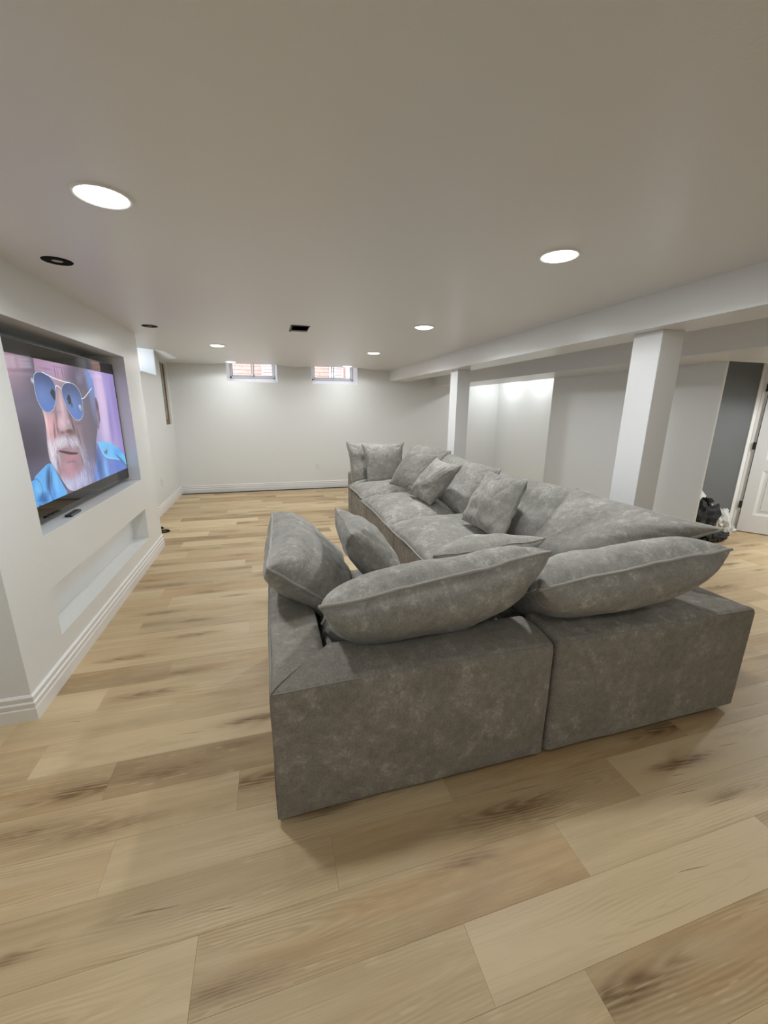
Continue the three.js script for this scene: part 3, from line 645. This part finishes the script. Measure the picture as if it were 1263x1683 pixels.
  for (const [L, u, v] of [[lensL, 300, 230], [lensR, 505, 290]]) {
    path(L); const q = g.createLinearGradient(0, Y(v - 150), 0, Y(v + 160)); q.addColorStop(0, '#3d4a72'); q.addColorStop(0.4, '#4a629c'); q.addColorStop(1, '#4f78c6'); g.fillStyle = q; g.fill();
    g.save(); path(L); g.clip(); blob(u - 30, v + 20, 90, 130, '120,150,214', 0.5); g.fillStyle = '#161c26'; const bu = u > 400 ? 466 : 346, bv = u > 400 ? 276 : 236; g.beginPath(); for (let k = 0; k < 13; k++) { const a = k / 13 * 6.283, q2 = 0.75 + 0.4 * r(); g.lineTo(X(bu + 17 * q2 * Math.cos(a)), Y(bv + 40 * q2 * Math.sin(a))); } g.fill(); blob(bu + 14, bv + 40, 16, 30, '34,40,56', 0.7); blob(u - 50, v - 110, 60, 60, '70,88,130', 0.7); g.restore();
    path(L); g.strokeStyle = '#3c3c50'; g.lineWidth = 6; g.stroke(); g.strokeStyle = '#c9d3ea'; g.lineWidth = 3.4; g.stroke();
  }
  path([[538, 316], [560, 310], [568, 345], [560, 372], [545, 352]]); g.fillStyle = '#b9bcb8'; g.fill(); blob(556, 350, 8, 20, '110,120,130', 0.8);
  g.lineCap = 'round'; g.strokeStyle = '#e4eaf8'; g.lineWidth = 5;
  path([[300, 88], [346, 110], [396, 126], [464, 139], [500, 138]], false); g.stroke();
  path([[372, 200], [376, 180], [385, 170], [407, 183], [415, 196]], false); g.stroke();
  path([[580, 263], [603, 262], [644, 222], [703, 164]], false); g.stroke();
  blob(226, 155, 12, 26, '220,228,240', 0.95);
  const t = new THREE.CanvasTexture(c);
  t.colorSpace = THREE.SRGBColorSpace; t.magFilter = THREE.LinearFilter;
  return t;
}
{
  const x = -1.28, t = thing('television', 'large flat television in the wall recess showing a bearded man in aviator sunglasses', 'television', null, [x, TVN.y0, -3.358]);
  const y0 = 0.026, y1 = 1.023, hw = 0.885;
  mesh('back_case', rbox(-0.045, -0.008, y0 + 0.03, y1 - 0.03, -hw + 0.03, hw - 0.03, 0.01), M.blackPlastic, t);
  mesh('bezel', mergeGeometries([rbox(-0.012, 0.0015, y0, y0 + 0.009, -hw, hw), rbox(-0.012, 0.0015, y1 - 0.009, y1, -hw, hw), rbox(-0.012, 0.0015, y0, y1, -hw, -hw + 0.007), rbox(-0.012, 0.0015, y0, y1, hw - 0.007, hw)]), M.bezel, t);
  const dark = new THREE.MeshPhysicalMaterial({ color: new THREE.Color().setRGB(0.004, 0.004, 0.005), roughness: 0.045 });
  mesh('panel', box(-0.012, -0.0006, y0 + 0.004, y1 - 0.004, -hw + 0.004, hw - 0.004), dark, t);
  const image = new THREE.PlaneGeometry(1.75, 0.825);
  image.rotateY(Math.PI / 2); image.translate(0.0002, 0.937 + 0.4125 - TVN.y0, 0.005);
  const lit = new THREE.MeshPhysicalMaterial({ color: new THREE.Color().setRGB(0.004, 0.004, 0.005), roughness: 0.045, emissive: 0xffffff, emissiveMap: portrait(), emissiveIntensity: SCREEN });
  mesh('screen', image, lit, t).userData.label = 'lit picture of a man in sunglasses and a blue shirt';
  const l = new THREE.RectAreaLight(new THREE.Color().setRGB(0.75, 0.75, 1.0), 0.05, 1.75, 0.825);
  l.position.set(0.004, 0.937 + 0.4125 - TVN.y0, 0.005); l.rotation.y = -Math.PI / 2;
  t.add(l);
  const r = thing('remote_control', 'small black remote control on the ledge under the television', 'remote', null, [-1.228, TVN.y0, -2.93]);
  r.rotation.y = 0.05;
  mesh('case', rbox(-0.02, 0.02, 0.0005, 0.016, -0.082, 0.082, 0.006, 3), M.blackPlastic, r);
  const bg = [];
  for (let i = 0; i < 7; i++) for (const bx of [-0.009, 0.009]) { const b = new THREE.CylinderGeometry(0.0045, 0.0045, 0.002, 12); b.translate(bx, 0.0165, -0.06 + i * 0.016); bg.push(b); }
  mesh('buttons', mergeGeometries(bg), M.button, r);
}

// ------------------------------------------------------------------ sofa
// upholstered slab: outer foot line A -> B (x,z), n = direction inward, t thick; mA / mB = 1 for a mitred end
function slab(A, B, n, t, h0, h1, mA, mB, seed) {
  const L = Math.hypot(B[0] - A[0], B[1] - A[1]), e = [(B[0] - A[0]) / L, (B[1] - A[1]) / L];
  const loop = [];                                     // (d, y) with outward normal
  const corner = (cd, cy, r, a0) => { for (let i = 0; i <= 4; i++) { const a = a0 + i / 4 * Math.PI / 2; loop.push([cd + r * Math.cos(a), cy + r * Math.sin(a)]); } };
  const ro = 0.028, ri = 0.035, rb = 0.014;
  const line = (p, q, k) => { for (let i = 1; i < k; i++) loop.push([mix(p[0], q[0], i / k), mix(p[1], q[1], i / k)]); };
  corner(rb, h0 + rb, rb, Math.PI); // bottom outer
  loop.reverse();
  // go round: bottom outer (0,h0) up the outer face, over the top, down the inner face
  loop.length = 0;
  const arc = (cd, cy, r, a0, a1) => { for (let i = 0; i <= 5; i++) { const a = mix(a0, a1, i / 5); loop.push([cd + r * Math.cos(a), cy + r * Math.sin(a)]); } };
  arc(rb, h0 + rb, rb, 1.5 * Math.PI, Math.PI); line([0, h0 + rb], [0, h1 - ro], 14);
  arc(ro, h1 - ro, ro, Math.PI, Math.PI / 2); line([ro, h1], [t - ri, h1], 6);
  arc(t - ri, h1 - ri, ri, Math.PI / 2, 0); line([t, h1 - ri], [t, h0 + rb], 6);
  arc(t - rb, h0 + rb, rb, 0, -Math.PI / 2);
  const m = loop.length, R = 0.03, N = 40;
  const pos = [], uv = [], idx = [];
  const stations = [];
  for (let i = 0; i <= 5; i++) stations.push(R * (1 - Math.cos(i / 5 * Math.PI / 2)));
  for (let i = 1; i < N; i++) stations.push(mix(R, L - R, i / N));
  for (let i = 5; i >= 0; i--) stations.push(L - R * (1 - Math.cos(i / 5 * Math.PI / 2)));
  const put = (d, y, s) => pos.push(A[0] + e[0] * s + n[0] * d, y, A[1] + e[1] * s + n[1] * d);
  let per = 0;
  stations.forEach((s0) => {
    let ins = 0;
    if (!mA && s0 < R) ins = R - Math.sqrt(Math.max(0, R * R - (R - s0) ** 2));
    if (!mB && s0 > L - R) ins = R - Math.sqrt(Math.max(0, R * R - (R - (L - s0)) ** 2));
    per = 0;
    loop.forEach(([d, y], j) => {
      if (j) per += Math.hypot(d - loop[j - 1][0], y - loop[j - 1][1]);
      const cd = t / 2, hh = (h0 + h1) / 2;
      let dd = d + Math.sign(cd - d) * Math.min(ins, Math.abs(cd - d)), yy = y - Math.max(0, Math.sign(y - hh)) * Math.min(ins, Math.abs(y - hh));
      const a = s0 / L, wave = noise2(s0 * 5 + seed * 7, y * 6) - 0.5, wf = noise2(s0 * 14 + seed * 3, y * 15 + 4) - 0.5;
      if (d < 0.03 && y < h1 - 0.01) dd -= 0.010 * Math.sin(Math.PI * a) * Math.sin(Math.PI * (y - h0) / (h1 - h0)) + 0.006 * wave + 0.002 * wf;
      if (y > h1 - 0.03) yy += 0.010 * (noise2(s0 * 3.5 + seed * 5, d * 8) - 0.5) + 0.008 * Math.sin(Math.PI * Math.min(1, d / t)) ;
      const s = mix(mA ? d : 0, mB ? L - d : L, a);
      put(dd, yy, s); uv.push(s, per + seed * 0.37);
    });
  });
  const S = stations.length;
  for (let i = 0; i + 1 < S; i++) for (let j = 0; j + 1 < m; j++) { const a = i * m + j, b = a + 1, c = a + m, d = c + 1; idx.push(a, c, b, b, c, d); }
  for (let i = 0; i + 1 < S; i++) { const a = i * m + m - 1, b = i * m, c = a + m, d = b + m; idx.push(a, c, b, b, c, d); }   // underside
  for (const st of [0, S - 1]) {                       // caps
    const base = pos.length / 3;
    for (let j = 0; j < m; j++) { const k = (st * m + j) * 3; pos.push(pos[k], pos[k + 1], pos[k + 2]); uv.push(loop[j][0], loop[j][1]); }
    let cx = 0, cy = 0, cz = 0; for (let j = 0; j < m; j++) { const k = (base + j) * 3; cx += pos[k] / m; cy += pos[k + 1] / m; cz += pos[k + 2] / m; }
    pos.push(cx, cy, cz); uv.push(t / 2, (h0 + h1) / 2);
    for (let j = 0; j < m; j++) { const k = base + j, l = base + (j + 1) % m; if (st) idx.push(k, base + m, l); else idx.push(k, l, base + m); }
  }
  const g = new THREE.BufferGeometry();
  g.setAttribute('position', new THREE.Float32BufferAttribute(pos, 3));
  g.setAttribute('uv', new THREE.Float32BufferAttribute(uv, 2));
  g.setIndex(idx);
  // orientation: make the outer face point away from n
  const flip = e[0] * n[1] - e[1] * n[0] > 0;
  if (flip) { for (let i = 0; i < idx.length; i += 3) { const q = idx[i + 1]; idx[i + 1] = idx[i + 2]; idx[i + 2] = q; } g.setIndex(idx); }
  g.computeVertexNormals();
  // top seam along the outer edge
  const pts = [];
  for (let i = 0; i <= 40; i++) {
    const a = i / 40, s = mix(mA ? 0.009 : 0.02, mB ? L - 0.009 : L - 0.02, a), s0 = a * L;
    const yy = h1 - 0.0075 + 0.010 * (noise2(s0 * 3.5 + seed * 5, 0.07) - 0.5);
    pts.push(V(A[0] + e[0] * s + n[0] * 0.0055, yy, A[1] + e[1] * s + n[1] * 0.0055));
  }
  const seam = new THREE.TubeGeometry(new THREE.CatmullRomCurve3(pts), 80, 0.0024, 6);
  return { g, seam };
}
const H0 = 0.025, H1 = 0.575, BT = 0.26;
const SX = [-0.047, 1.100, 2.231], SZ = [-1.2, -2.34, -3.48, -4.62, -5.78];
function sofaSection(label, bounds, slabs, seed, baseFrom) {
  const [x0, x1, z0, z1] = bounds, cx = (x0 + x1) / 2, cz = (z0 + z1) / 2;
  const t = thing('sofa_section', label, 'sofa section', 'sections of the grey sectional sofa', [cx, 0, cz]);
  const move = (g) => g.translate(-cx, 0, -cz);
  const [bx0, bx1, bz0, bz1] = baseFrom;
  mesh('base', move(boxUV(rbox(bx0, bx1, H0, 0.345, bz0, bz1, 0.025, 4))), M.fabricBase, t);
  slabs.forEach(([nm, A, B, n, th, mA, mB, h], i) => {
    const { g, seam } = slab(A, B, n, th, H0, h || H1, mA, mB, seed + i * 3.1);
    const p = mesh(nm, move(g), M.fabricBase, t);
    mesh('seam', move(seam), M.seam, p);
  });
  for (const fx of [x0 + 0.09, x1 - 0.09]) for (const fz of [z0 + 0.09, z1 - 0.09]) { const f = new THREE.CylinderGeometry(0.02, 0.017, H0 + 0.004, 16); f.translate(fx, (H0 + 0.004) / 2, fz); mesh('foot', move(f), M.black, t); }
  return t;
}
const AT = 0.215;
sofaSection('grey velvet sofa corner section nearest the screen wall, with mitred back and left arm', [SX[0], SX[1] - 0.006, SZ[1], SZ[0]], [
  ['back_panel', [SX[0], SZ[0]], [SX[1] - 0.006, SZ[0]], [0, -1], BT, 0.83, 0],
  ['arm', [SX[0], SZ[0]], [SX[0], SZ[1] + 0.005], [1, 0], AT, 1.2, 0],
], 1, [SX[0] + AT - 0.01, SX[1] - 0.008, SZ[1], SZ[0] - BT + 0.01]);
sofaSection('grey velvet sofa corner section at the near right, joining both runs of the sofa', [SX[1] + 0.004, SX[2], SZ[1], SZ[0]], [
  ['back_panel', [SX[1] + 0.004, SZ[0]], [SX[2], SZ[0]], [0, -1], BT, 0, 1],
  ['side_panel', [SX[2], SZ[0]], [SX[2], SZ[1] + 0.005], [-1, 0], BT, 1, 0],
], 2, [SX[1] + 0.006, SX[2] - BT + 0.01, SZ[1], SZ[0] - BT + 0.01]);
for (let k = 1; k < 4; k++) {
  const z1 = SZ[k] - 0.004, z0 = SZ[k + 1] + 0.004, far = k === 3;
  const slabs = [['back_panel', [SX[2], z1], [SX[2], z0], [-1, 0], BT, 0, far ? 1 : 0]];
  if (far) slabs.push(['arm', [SX[1] - 0.002, z0], [SX[2], z0], [0, 1], BT, 0, 1, 0.60]);
  sofaSection(['', 'grey velvet armless sofa section in the long run, the nearest to the corner', 'grey velvet armless sofa section in the long run, the middle one', 'grey velvet sofa end section with an arm, farthest, by the back wall'][k],
    [SX[1], SX[2], z0, z1], slabs, 3 + k, [SX[1], SX[2] - BT + 0.01, far ? z0 + BT - 0.01 : z0, z1]);
}

// cushions: a soft sheet stretched between four corners, filled on both sides
function cushion(o) {
  const { TL, TR, BL, BR, tf, tb, p = 4, q = 0.46, c = 0.045, seed = 1, wr = 1, bow = 0, slump = 0, puckAmp = 0.010 } = o;
  const P = [TL, TR, BL, BR].map((a) => V(...a)), N = 56, K = 44, r0 = seed * 13.7;
  const ctr = P[0].clone().add(P[1]).add(P[2]).add(P[3]).multiplyScalar(0.25);
  const U = P[1].clone().sub(P[0]).add(P[3]).sub(P[2]).multiplyScalar(0.5), D = P[2].clone().sub(P[0]).add(P[3]).sub(P[1]).multiplyScalar(0.5);
  const wU = U.length(), wD = D.length(), n = D.clone().cross(U).normalize();
  const sheet = (x, y) => {                             // x,y in -1..1
    const w1 = 0.012 * (noise2(x * 3 + r0, y * 3 + 5) - 0.5), w2 = 0.012 * (noise2(x * 3 + 9, y * 3 + r0) - 0.5);
    const X = x * (1 - c * (1 - y * y) * (0.7 + 0.6 * noise2(y * 2 + r0, 3))) + w1, Y = y * (1 - c * (1 - x * x) * (0.7 + 0.6 * noise2(x * 2 + r0, 8)) * (y < 0 ? 1 : 0.5)) + w2;
    const a = (X + 1) / 2, b = (Y + 1) / 2;
    const v = P[0].clone().multiplyScalar((1 - a) * (1 - b)).addScaledVector(P[1], a * (1 - b)).addScaledVector(P[2], (1 - a) * b).addScaledVector(P[3], a * b);
    v.addScaledVector(n, bow * (1 - x * x) * (1 - y * y) + 0.014 * (noise2(x * 2.2 + r0, y * 2.2 + r0) - 0.5));
    return v;
  };
  const pos = [], uv = [], idx = [];
  for (const side of [1, -1]) {
    const T = side > 0 ? tf : tb, base = pos.length / 3;
    for (let j = 0; j <= K; j++) for (let i = 0; i <= N; i++) {
      const x = -Math.cos(i / N * Math.PI) * 0.55 + (2 * i / N - 1) * 0.45, y = -Math.cos(j / K * Math.PI) * 0.55 + (2 * j / K - 1) * 0.45;
      const ax = 1 - Math.abs(x) ** p, ay = 1 - Math.abs(y) ** p, e = Math.max(0, ax * ay);
      let h = T * e ** q * (1 + slump * y * 0.5);
      const edge = Math.min(1, e * 6) * (1 - sstep(0.15, 0.75, e));
      const ang = Math.atan2(y * wD, x * wU) , rad = Math.hypot(x, y);
      const puck = (Math.abs(x) > Math.abs(y) ? noise2(y * wD * 13 + r0, side * 3 + x) : noise2(x * wU * 13 + r0, side * 5 + y)) - 0.5;
      const fold = Math.abs(noise2(x * wU * 5 + y * 1.6 + r0, y * wD * 4 - x * 1.3 + side * 9) - 0.5);
      h += wr * e ** 0.3 * (puckAmp * edge * puck + 0.020 * (noise2(x * 2.6 + r0 + side * 4, y * 2.6 + 2) - 0.5) - 0.012 * (1 - sstep(0, 0.14, fold)) * (0.25 + edge));
      const v = sheet(x, y).addScaledVector(n, side * Math.max(0, h));
      pos.push(v.x, v.y, v.z); uv.push(seed * 0.31 + side * 0.2, seed * 0.17 + T);
    }
    const dist = (a, b) => Math.hypot(pos[3 * a] - pos[3 * b], pos[3 * a + 1] - pos[3 * b + 1], pos[3 * a + 2] - pos[3 * b + 2]);
    for (let j = 0; j <= K; j++) { let l = 0; for (let i = N / 2 + 1; i <= N; i++) { const a = base + j * (N + 1) + i; l += dist(a, a - 1); uv[2 * a] += l; } l = 0; for (let i = N / 2 - 1; i >= 0; i--) { const a = base + j * (N + 1) + i; l -= dist(a, a + 1); uv[2 * a] += l; } }
    for (let i = 0; i <= N; i++) { let l = 0; for (let j = K / 2 + 1; j <= K; j++) { const a = base + j * (N + 1) + i; l += dist(a, a - N - 1); uv[2 * a + 1] += l; } l = 0; for (let j = K / 2 - 1; j >= 0; j--) { const a = base + j * (N + 1) + i; l -= dist(a, a + N + 1); uv[2 * a + 1] += l; } }
    for (let j = 0; j < K; j++) for (let i = 0; i < N; i++) { const a = base + j * (N + 1) + i, b = a + 1, cc = a + N + 1, d = cc + 1; if (side > 0) idx.push(a, cc, b, b, cc, d); else idx.push(a, b, cc, b, d, cc); }
  }
  const g = new THREE.BufferGeometry();
  g.setAttribute('position', new THREE.Float32BufferAttribute(pos, 3));
  g.setAttribute('uv', new THREE.Float32BufferAttribute(uv, 2));
  g.setIndex(idx); g.computeVertexNormals();
  const edgePts = [];
  const steps = 36;
  for (const [fx, fy] of [[(t) => 2 * t - 1, () => -1], [() => 1, (t) => 2 * t - 1], [(t) => 1 - 2 * t, () => 1], [() => -1, (t) => 1 - 2 * t]])
    for (let i = 0; i < steps; i++) { const t = i / steps; edgePts.push(sheet(fx(t), fy(t)).addScaledVector(n, 0.006 * (noise2(i * 0.5 + r0, 4) - 0.5))); }
  return { g, edge: edgePts, ctr };
}
function cushionThing(name, label, category, group, o, mat, pipe) {
  const { g, edge, ctr } = cushion(o);
  const low = Math.min(o.TL[1], o.TR[1], o.BL[1], o.BR[1]);
  const t = thing(name, label, category, group, [ctr.x, low, ctr.z]);
  g.translate(-ctr.x, -low, -ctr.z);
  mesh('cover', g, mat, t);
  const curve = new THREE.CatmullRomCurve3(edge.map((v) => V(v.x - ctr.x, v.y - low, v.z - ctr.z)), true, 'centripetal');
  mesh(pipe > 0.004 ? 'piping' : 'seam', new THREE.TubeGeometry(curve, 220, pipe, 7, true), pipe > 0.004 ? M.piping : M.seam, t);
  return t;
}
const SEATG = 'seat cushions of the sofa', BACKG = 'back cushions of the sofa', THROWG = 'square throw pillows on the sofa';
const seat = (label, x0, x1, z0, z1, yf, yb, seed) => cushionThing('seat_cushion', label, 'cushion', SEATG,
  { TL: [x0, yf, z0], TR: [x1, yb, z0], BL: [x0, yf, z1], BR: [x1, yb, z1], tf: 0.125, tb: 0.085, p: 3.4, q: 0.5, c: 0.025, seed, wr: 1.2, puckAmp: 0.024 }, M.fabric, 0.006);
seat('grey velvet seat cushion at the far end of the sofa, against the end arm', 1.05, 1.97, -5.53, -4.585, 0.432, 0.455, 1);
seat('grey velvet seat cushion in the long run, second from the far end', 1.03, 1.97, -4.575, -3.475, 0.428, 0.455, 2);
seat('grey velvet seat cushion in the long run, next to the corner', 1.03, 1.97, -3.465, -2.38, 0.425, 0.455, 3);
seat('grey velvet seat cushion in the corner of the sofa, hidden under the leaning cushions', 1.115, 1.97, -2.365, -1.47, 0.435, 0.45, 4);
seat('grey velvet seat cushion of the section nearest the screen wall, under the leaning cushions', 0.175, 1.095, -2.38, -1.47, 0.435, 0.44, 5);

const back = (label, o) => cushionThing('back_cushion', label, 'cushion', BACKG, o, M.fabric, 0.0075);
back('big grey piped cushion leaning over the left arm of the sofa', { TL: [-0.036, 0.85, -1.62], TR: [-0.005, 0.85, -2.55], BL: [0.34, 0.5, -1.75], BR: [0.36, 0.5, -2.50], tf: 0.15, tb: 0.13, seed: 21 });
back('left one of two big piped cushions slumped over the near sofa back', { TL: [0.141, 0.811, -1.30], TR: [1.085, 0.937, -1.30], BL: [0.19, 0.53, -1.68], BR: [1.06, 0.54, -1.72], tf: 0.165, tb: 0.115, seed: 22 });
back('right one of two big piped cushions slumped over the near sofa back', { TL: [1.035, 0.795, -1.27], TR: [1.91, 0.925, -1.17], BL: [1.14, 0.53, -1.67], BR: [1.88, 0.56, -1.64], tf: 0.155, tb: 0.14, seed: 23 });
back('big grey cushion against the right side of the corner, largest in the right row', { TL: [1.985, 0.985, -2.2], TR: [2.08, 0.95, -1.33], BL: [1.69, 0.5, -2.30], BR: [1.80, 0.53, -1.86], tf: 0.14, tb: 0.14, seed: 24 });
back('big grey cushion in the right row, directly behind the creased throw pillow', { TL: [2.05, 0.93, -3.22], TR: [2.05, 0.97, -2.12], BL: [1.77, 0.52, -3.2], BR: [1.80, 0.52, -2.22], tf: 0.12, tb: 0.12, seed: 25 });
back('big grey cushion in the right row, behind the middle throw pillow', { TL: [2.05, 0.985, -4.33], TR: [2.1, 0.94, -3.32], BL: [1.75, 0.52, -4.3], BR: [1.74, 0.52, -3.36], tf: 0.13, tb: 0.13, seed: 26 });
back('big grey cushion in the right row, farthest one, mostly hidden by throw pillows', { TL: [2.05, 1.0, -5.4], TR: [2.1, 1.005, -4.43], BL: [1.76, 0.52, -5.36], BR: [1.76, 0.52, -4.46], tf: 0.13, tb: 0.13, seed: 27 });
back('grey piped cushion standing against the far end arm, behind the square pillow', { TL: [1.037, 1.04, -5.52], TR: [1.85, 1.0, -5.52], BL: [1.085, 0.5, -5.40], BR: [1.85, 0.5, -5.40], tf: 0.11, tb: 0.09, seed: 28 });

const pillow = (label, o) => cushionThing('throw_pillow', label, 'pillow', THROWG, { tf: 0.095, tb: 0.095, c: 0.08, p: 2.7, q: 0.5, wr: 0.9, ...o }, M.fabricThrow, 0.0022);
pillow('square grey pillow standing upright in front of the cushion at the end arm', { TL: [1.19, 1.03, -5.27], TR: [1.775, 1.05, -5.22], BL: [1.245, 0.535, -5.12], BR: [1.675, 0.53, -5.12], seed: 31 });
pillow('square grey pillow leaning in the far corner, second from the far end', { TL: [1.60, 1.06, -4.46], TR: [1.80, 0.99, -4.16], BL: [1.40, 0.60, -4.66], BR: [1.60, 0.56, -4.20], seed: 32 });
pillow('square grey pillow leaning in the middle of the long run, third from the far end', { TL: [1.63, 1.02, -3.775], TR: [1.67, 1.01, -3.27], BL: [1.47, 0.585, -4.10], BR: [1.53, 0.56, -3.62], seed: 33 });
pillow('square creased grey pillow leaning on the right row, nearest of the four upright ones', { TL: [1.68, 1.035, -2.83], TR: [1.70, 1.025, -2.34], BL: [1.53, 0.60, -2.94], BR: [1.52, 0.60, -2.32], seed: 34, wr: 1.3 });
pillow('square grey pillow propped on the cushion over the left arm', { TL: [0.33, 0.96, -1.66], TR: [0.33, 0.965, -2.13], BL: [0.64, 0.54, -1.84], BR: [0.64, 0.54, -2.26], seed: 35, tf: 0.11 });
pillow('square grey pillow lying behind the left front cushion, only its top edge showing', { TL: [0.70, 0.845, -1.60], TR: [1.30, 0.885, -1.60], BL: [0.76, 0.56, -1.95], BR: [1.24, 0.56, -1.95], seed: 36, tf: 0.1, tb: 0.115 });

// ------------------------------------------------------------------ doorway on the right
{
  const j = structure('trim_2', 'white door casing beside the grey wall');
  const cas = [rbox(5.69, 5.75, 0, 2.06, -3.6, -3.588), rbox(5.75, 5.815, 0, 2.06, -3.6, -3.580), rbox(5.815, 5.845, 0, 2.06, -3.6, -3.590), box(5.845, 5.875, 0, 2.05, -3.9, -3.598), rbox(5.69, 6.62, 2.05, 2.14, -3.6, -3.58)];
  mesh('casing', mergeGeometries(cas.map((g) => boxUV(g))), M.trim, j);
  const d = structure('door_1', 'white panelled door standing open');
  d.position.set(5.785, 0, -3.535);
  d.rotation.y = Math.atan2(-0.252, 0.165);            // leaf runs along local +x
  const Wd = 0.76, Hd = 2.02, th = 0.035;
  const s = rectShape(0, Wd, 0.012, Hd);
  const holes = [[0.115, 0.645, 0.235, 0.80], [0.115, 0.645, 0.93, 1.89]];
  for (const [a, b, c, e] of holes) s.holes.push(rectHole(a, b, c, e));
  const leaf = new THREE.ExtrudeGeometry(s, { depth: th, bevelEnabled: false });
  leaf.translate(0, 0, -th / 2);
  const L = mesh('door_leaf', boxUV(leaf), M.door, d);
  for (const [a, b, c, e] of holes) {
    const bevel = [];
    for (const f of [1, -1]) {
      const z0 = f * th / 2, z1 = f * 0.007, i = 0.028;
      const o4 = [V(a, c, z0), V(b, c, z0), V(b, e, z0), V(a, e, z0)], i4 = [V(a + i, c + i, z1), V(b - i, c + i, z1), V(b - i, e - i, z1), V(a + i, e - i, z1)];
      for (let k = 0; k < 4; k++) { const l = (k + 1) % 4; bevel.push(o4[k], o4[l], i4[l], o4[k], i4[l], i4[k]); }
    }
    const bg = boxUV(new THREE.BufferGeometry().setFromPoints(bevel));
    mesh('panel', mergeGeometries([bg, box(a + 0.02, b - 0.02, c + 0.02, e - 0.02, -0.007, 0.007), boxUV(rbox(a + 0.06, b - 0.06, c + 0.06, e - 0.06, -0.013, 0.013, 0.005))].map((g) => (g.index ? g.toNonIndexed() : g))), M.door, L);
  }
  for (const y of [0.353, 1.092, 1.78]) {
    const k = new THREE.CylinderGeometry(0.007, 0.007, 0.09, 12); k.translate(-0.012, y, 0.016);
    mesh('hinge', mergeGeometries([k.toNonIndexed(), boxUV(box(-0.035, 0.002, y - 0.045, y + 0.045, 0.008, 0.0145))].map((g) => { const h = g.clone(); return h; })), M.bronze, d);
  }
  const kn = new THREE.LatheGeometry([[0.0, 0.06], [0.02, 0.058], [0.027, 0.045], [0.022, 0.032], [0.01, 0.025], [0.01, 0.006], [0.03, 0.004], [0.03, 0]].map(([a, b]) => new THREE.Vector2(a, b)), 24);
  kn.rotateX(Math.PI / 2); kn.translate(Wd - 0.065, 0.95, th / 2);
  mesh('door_knob', kn, M.bronze, d);
  // length of white trim leaning on the grey wall
  const k = thing('trim_board', 'white length of trim leaning slantwise against the grey wall by the door', 'board', null, [5.65, 0, -3.59]);
  const sk = new THREE.Shape(); sk.moveTo(-0.06, 0); sk.lineTo(0.05, 0.06); sk.lineTo(-1.05, 0.985); sk.lineTo(-1.16, 0.90); sk.closePath();
  mesh('board', plate(sk, 0.015, 'z', 0.008), M.trim, k);
}
// crumpled black bag and white cloth at the foot of the skirt board
function crumple(rx, ry, rz, seed, amp, flat = 0) {
  const g = new THREE.IcosahedronGeometry(1, 5), p = g.attributes.position;
  for (let i = 0; i < p.count; i++) {
    const x = p.getX(i), y = p.getY(i), z = p.getZ(i);
    const f = Math.abs(noise2(x * 2.3 + seed + z, y * 2.3 + z * 1.7) - 0.5) * 2, f2 = Math.abs(noise2(x * 6 + seed - z * 2, y * 6 + z * 4) - 0.5) * 2;
    const k = 1 + amp * (0.7 * f + 0.35 * f2 - 0.4);
    p.setXYZ(i, x * rx * k, Math.max(-ry * 0.98 + ry, y * ry * k + ry) , z * rz * k);
  }
  g.computeVertexNormals();
  return g;
}
{
  const b = thing('black_bag', 'crumpled tall black bag by the grey wall, behind the white cloth', 'bag', null, [4.86, 0, -3.38]);
  mesh('sack', crumple(0.23, 0.24, 0.13, 3, 0.8), M.blackBag, b);
  const neck = crumple(0.05, 0.05, 0.05, 8, 1.0); neck.translate(0.06, 0.42, 0.0);
  mesh('knot', neck, M.blackBag, b);
  const b2 = thing('black_bag', 'low flat black bag on the floor in front of the white cloth', 'bag', null, [5.02, 0, -3.26]);
  mesh('sack', crumple(0.19, 0.075, 0.05, 14, 0.6), M.blackBag, b2);
  const w = thing('white_cloth', 'crumpled white cloth heaped between the black bags by the grey wall', 'cloth', null, [5.10, 0, -3.31]);
  mesh('cloth', crumple(0.15, 0.20, 0.08, 21, 0.9), M.plasticBag, w);
  const w2 = thing('paper_scrap', 'white crumpled paper on the floor beside the door casing', 'paper', null, [5.53, 0, -3.47]);
  mesh('paper', crumple(0.09, 0.05, 0.05, 30, 1.2), M.plasticBag, w2);
  const w3 = thing('wood_offcut', 'small tan wooden offcut on the floor at the foot of the door casing', 'wood', null, [5.68, 0, -3.52]);
  mesh('block', rbox(-0.05, 0.05, 0, 0.05, -0.02, 0.02, 0.003), M.rawWood, w3);
}

renderer.render(scene, camera);
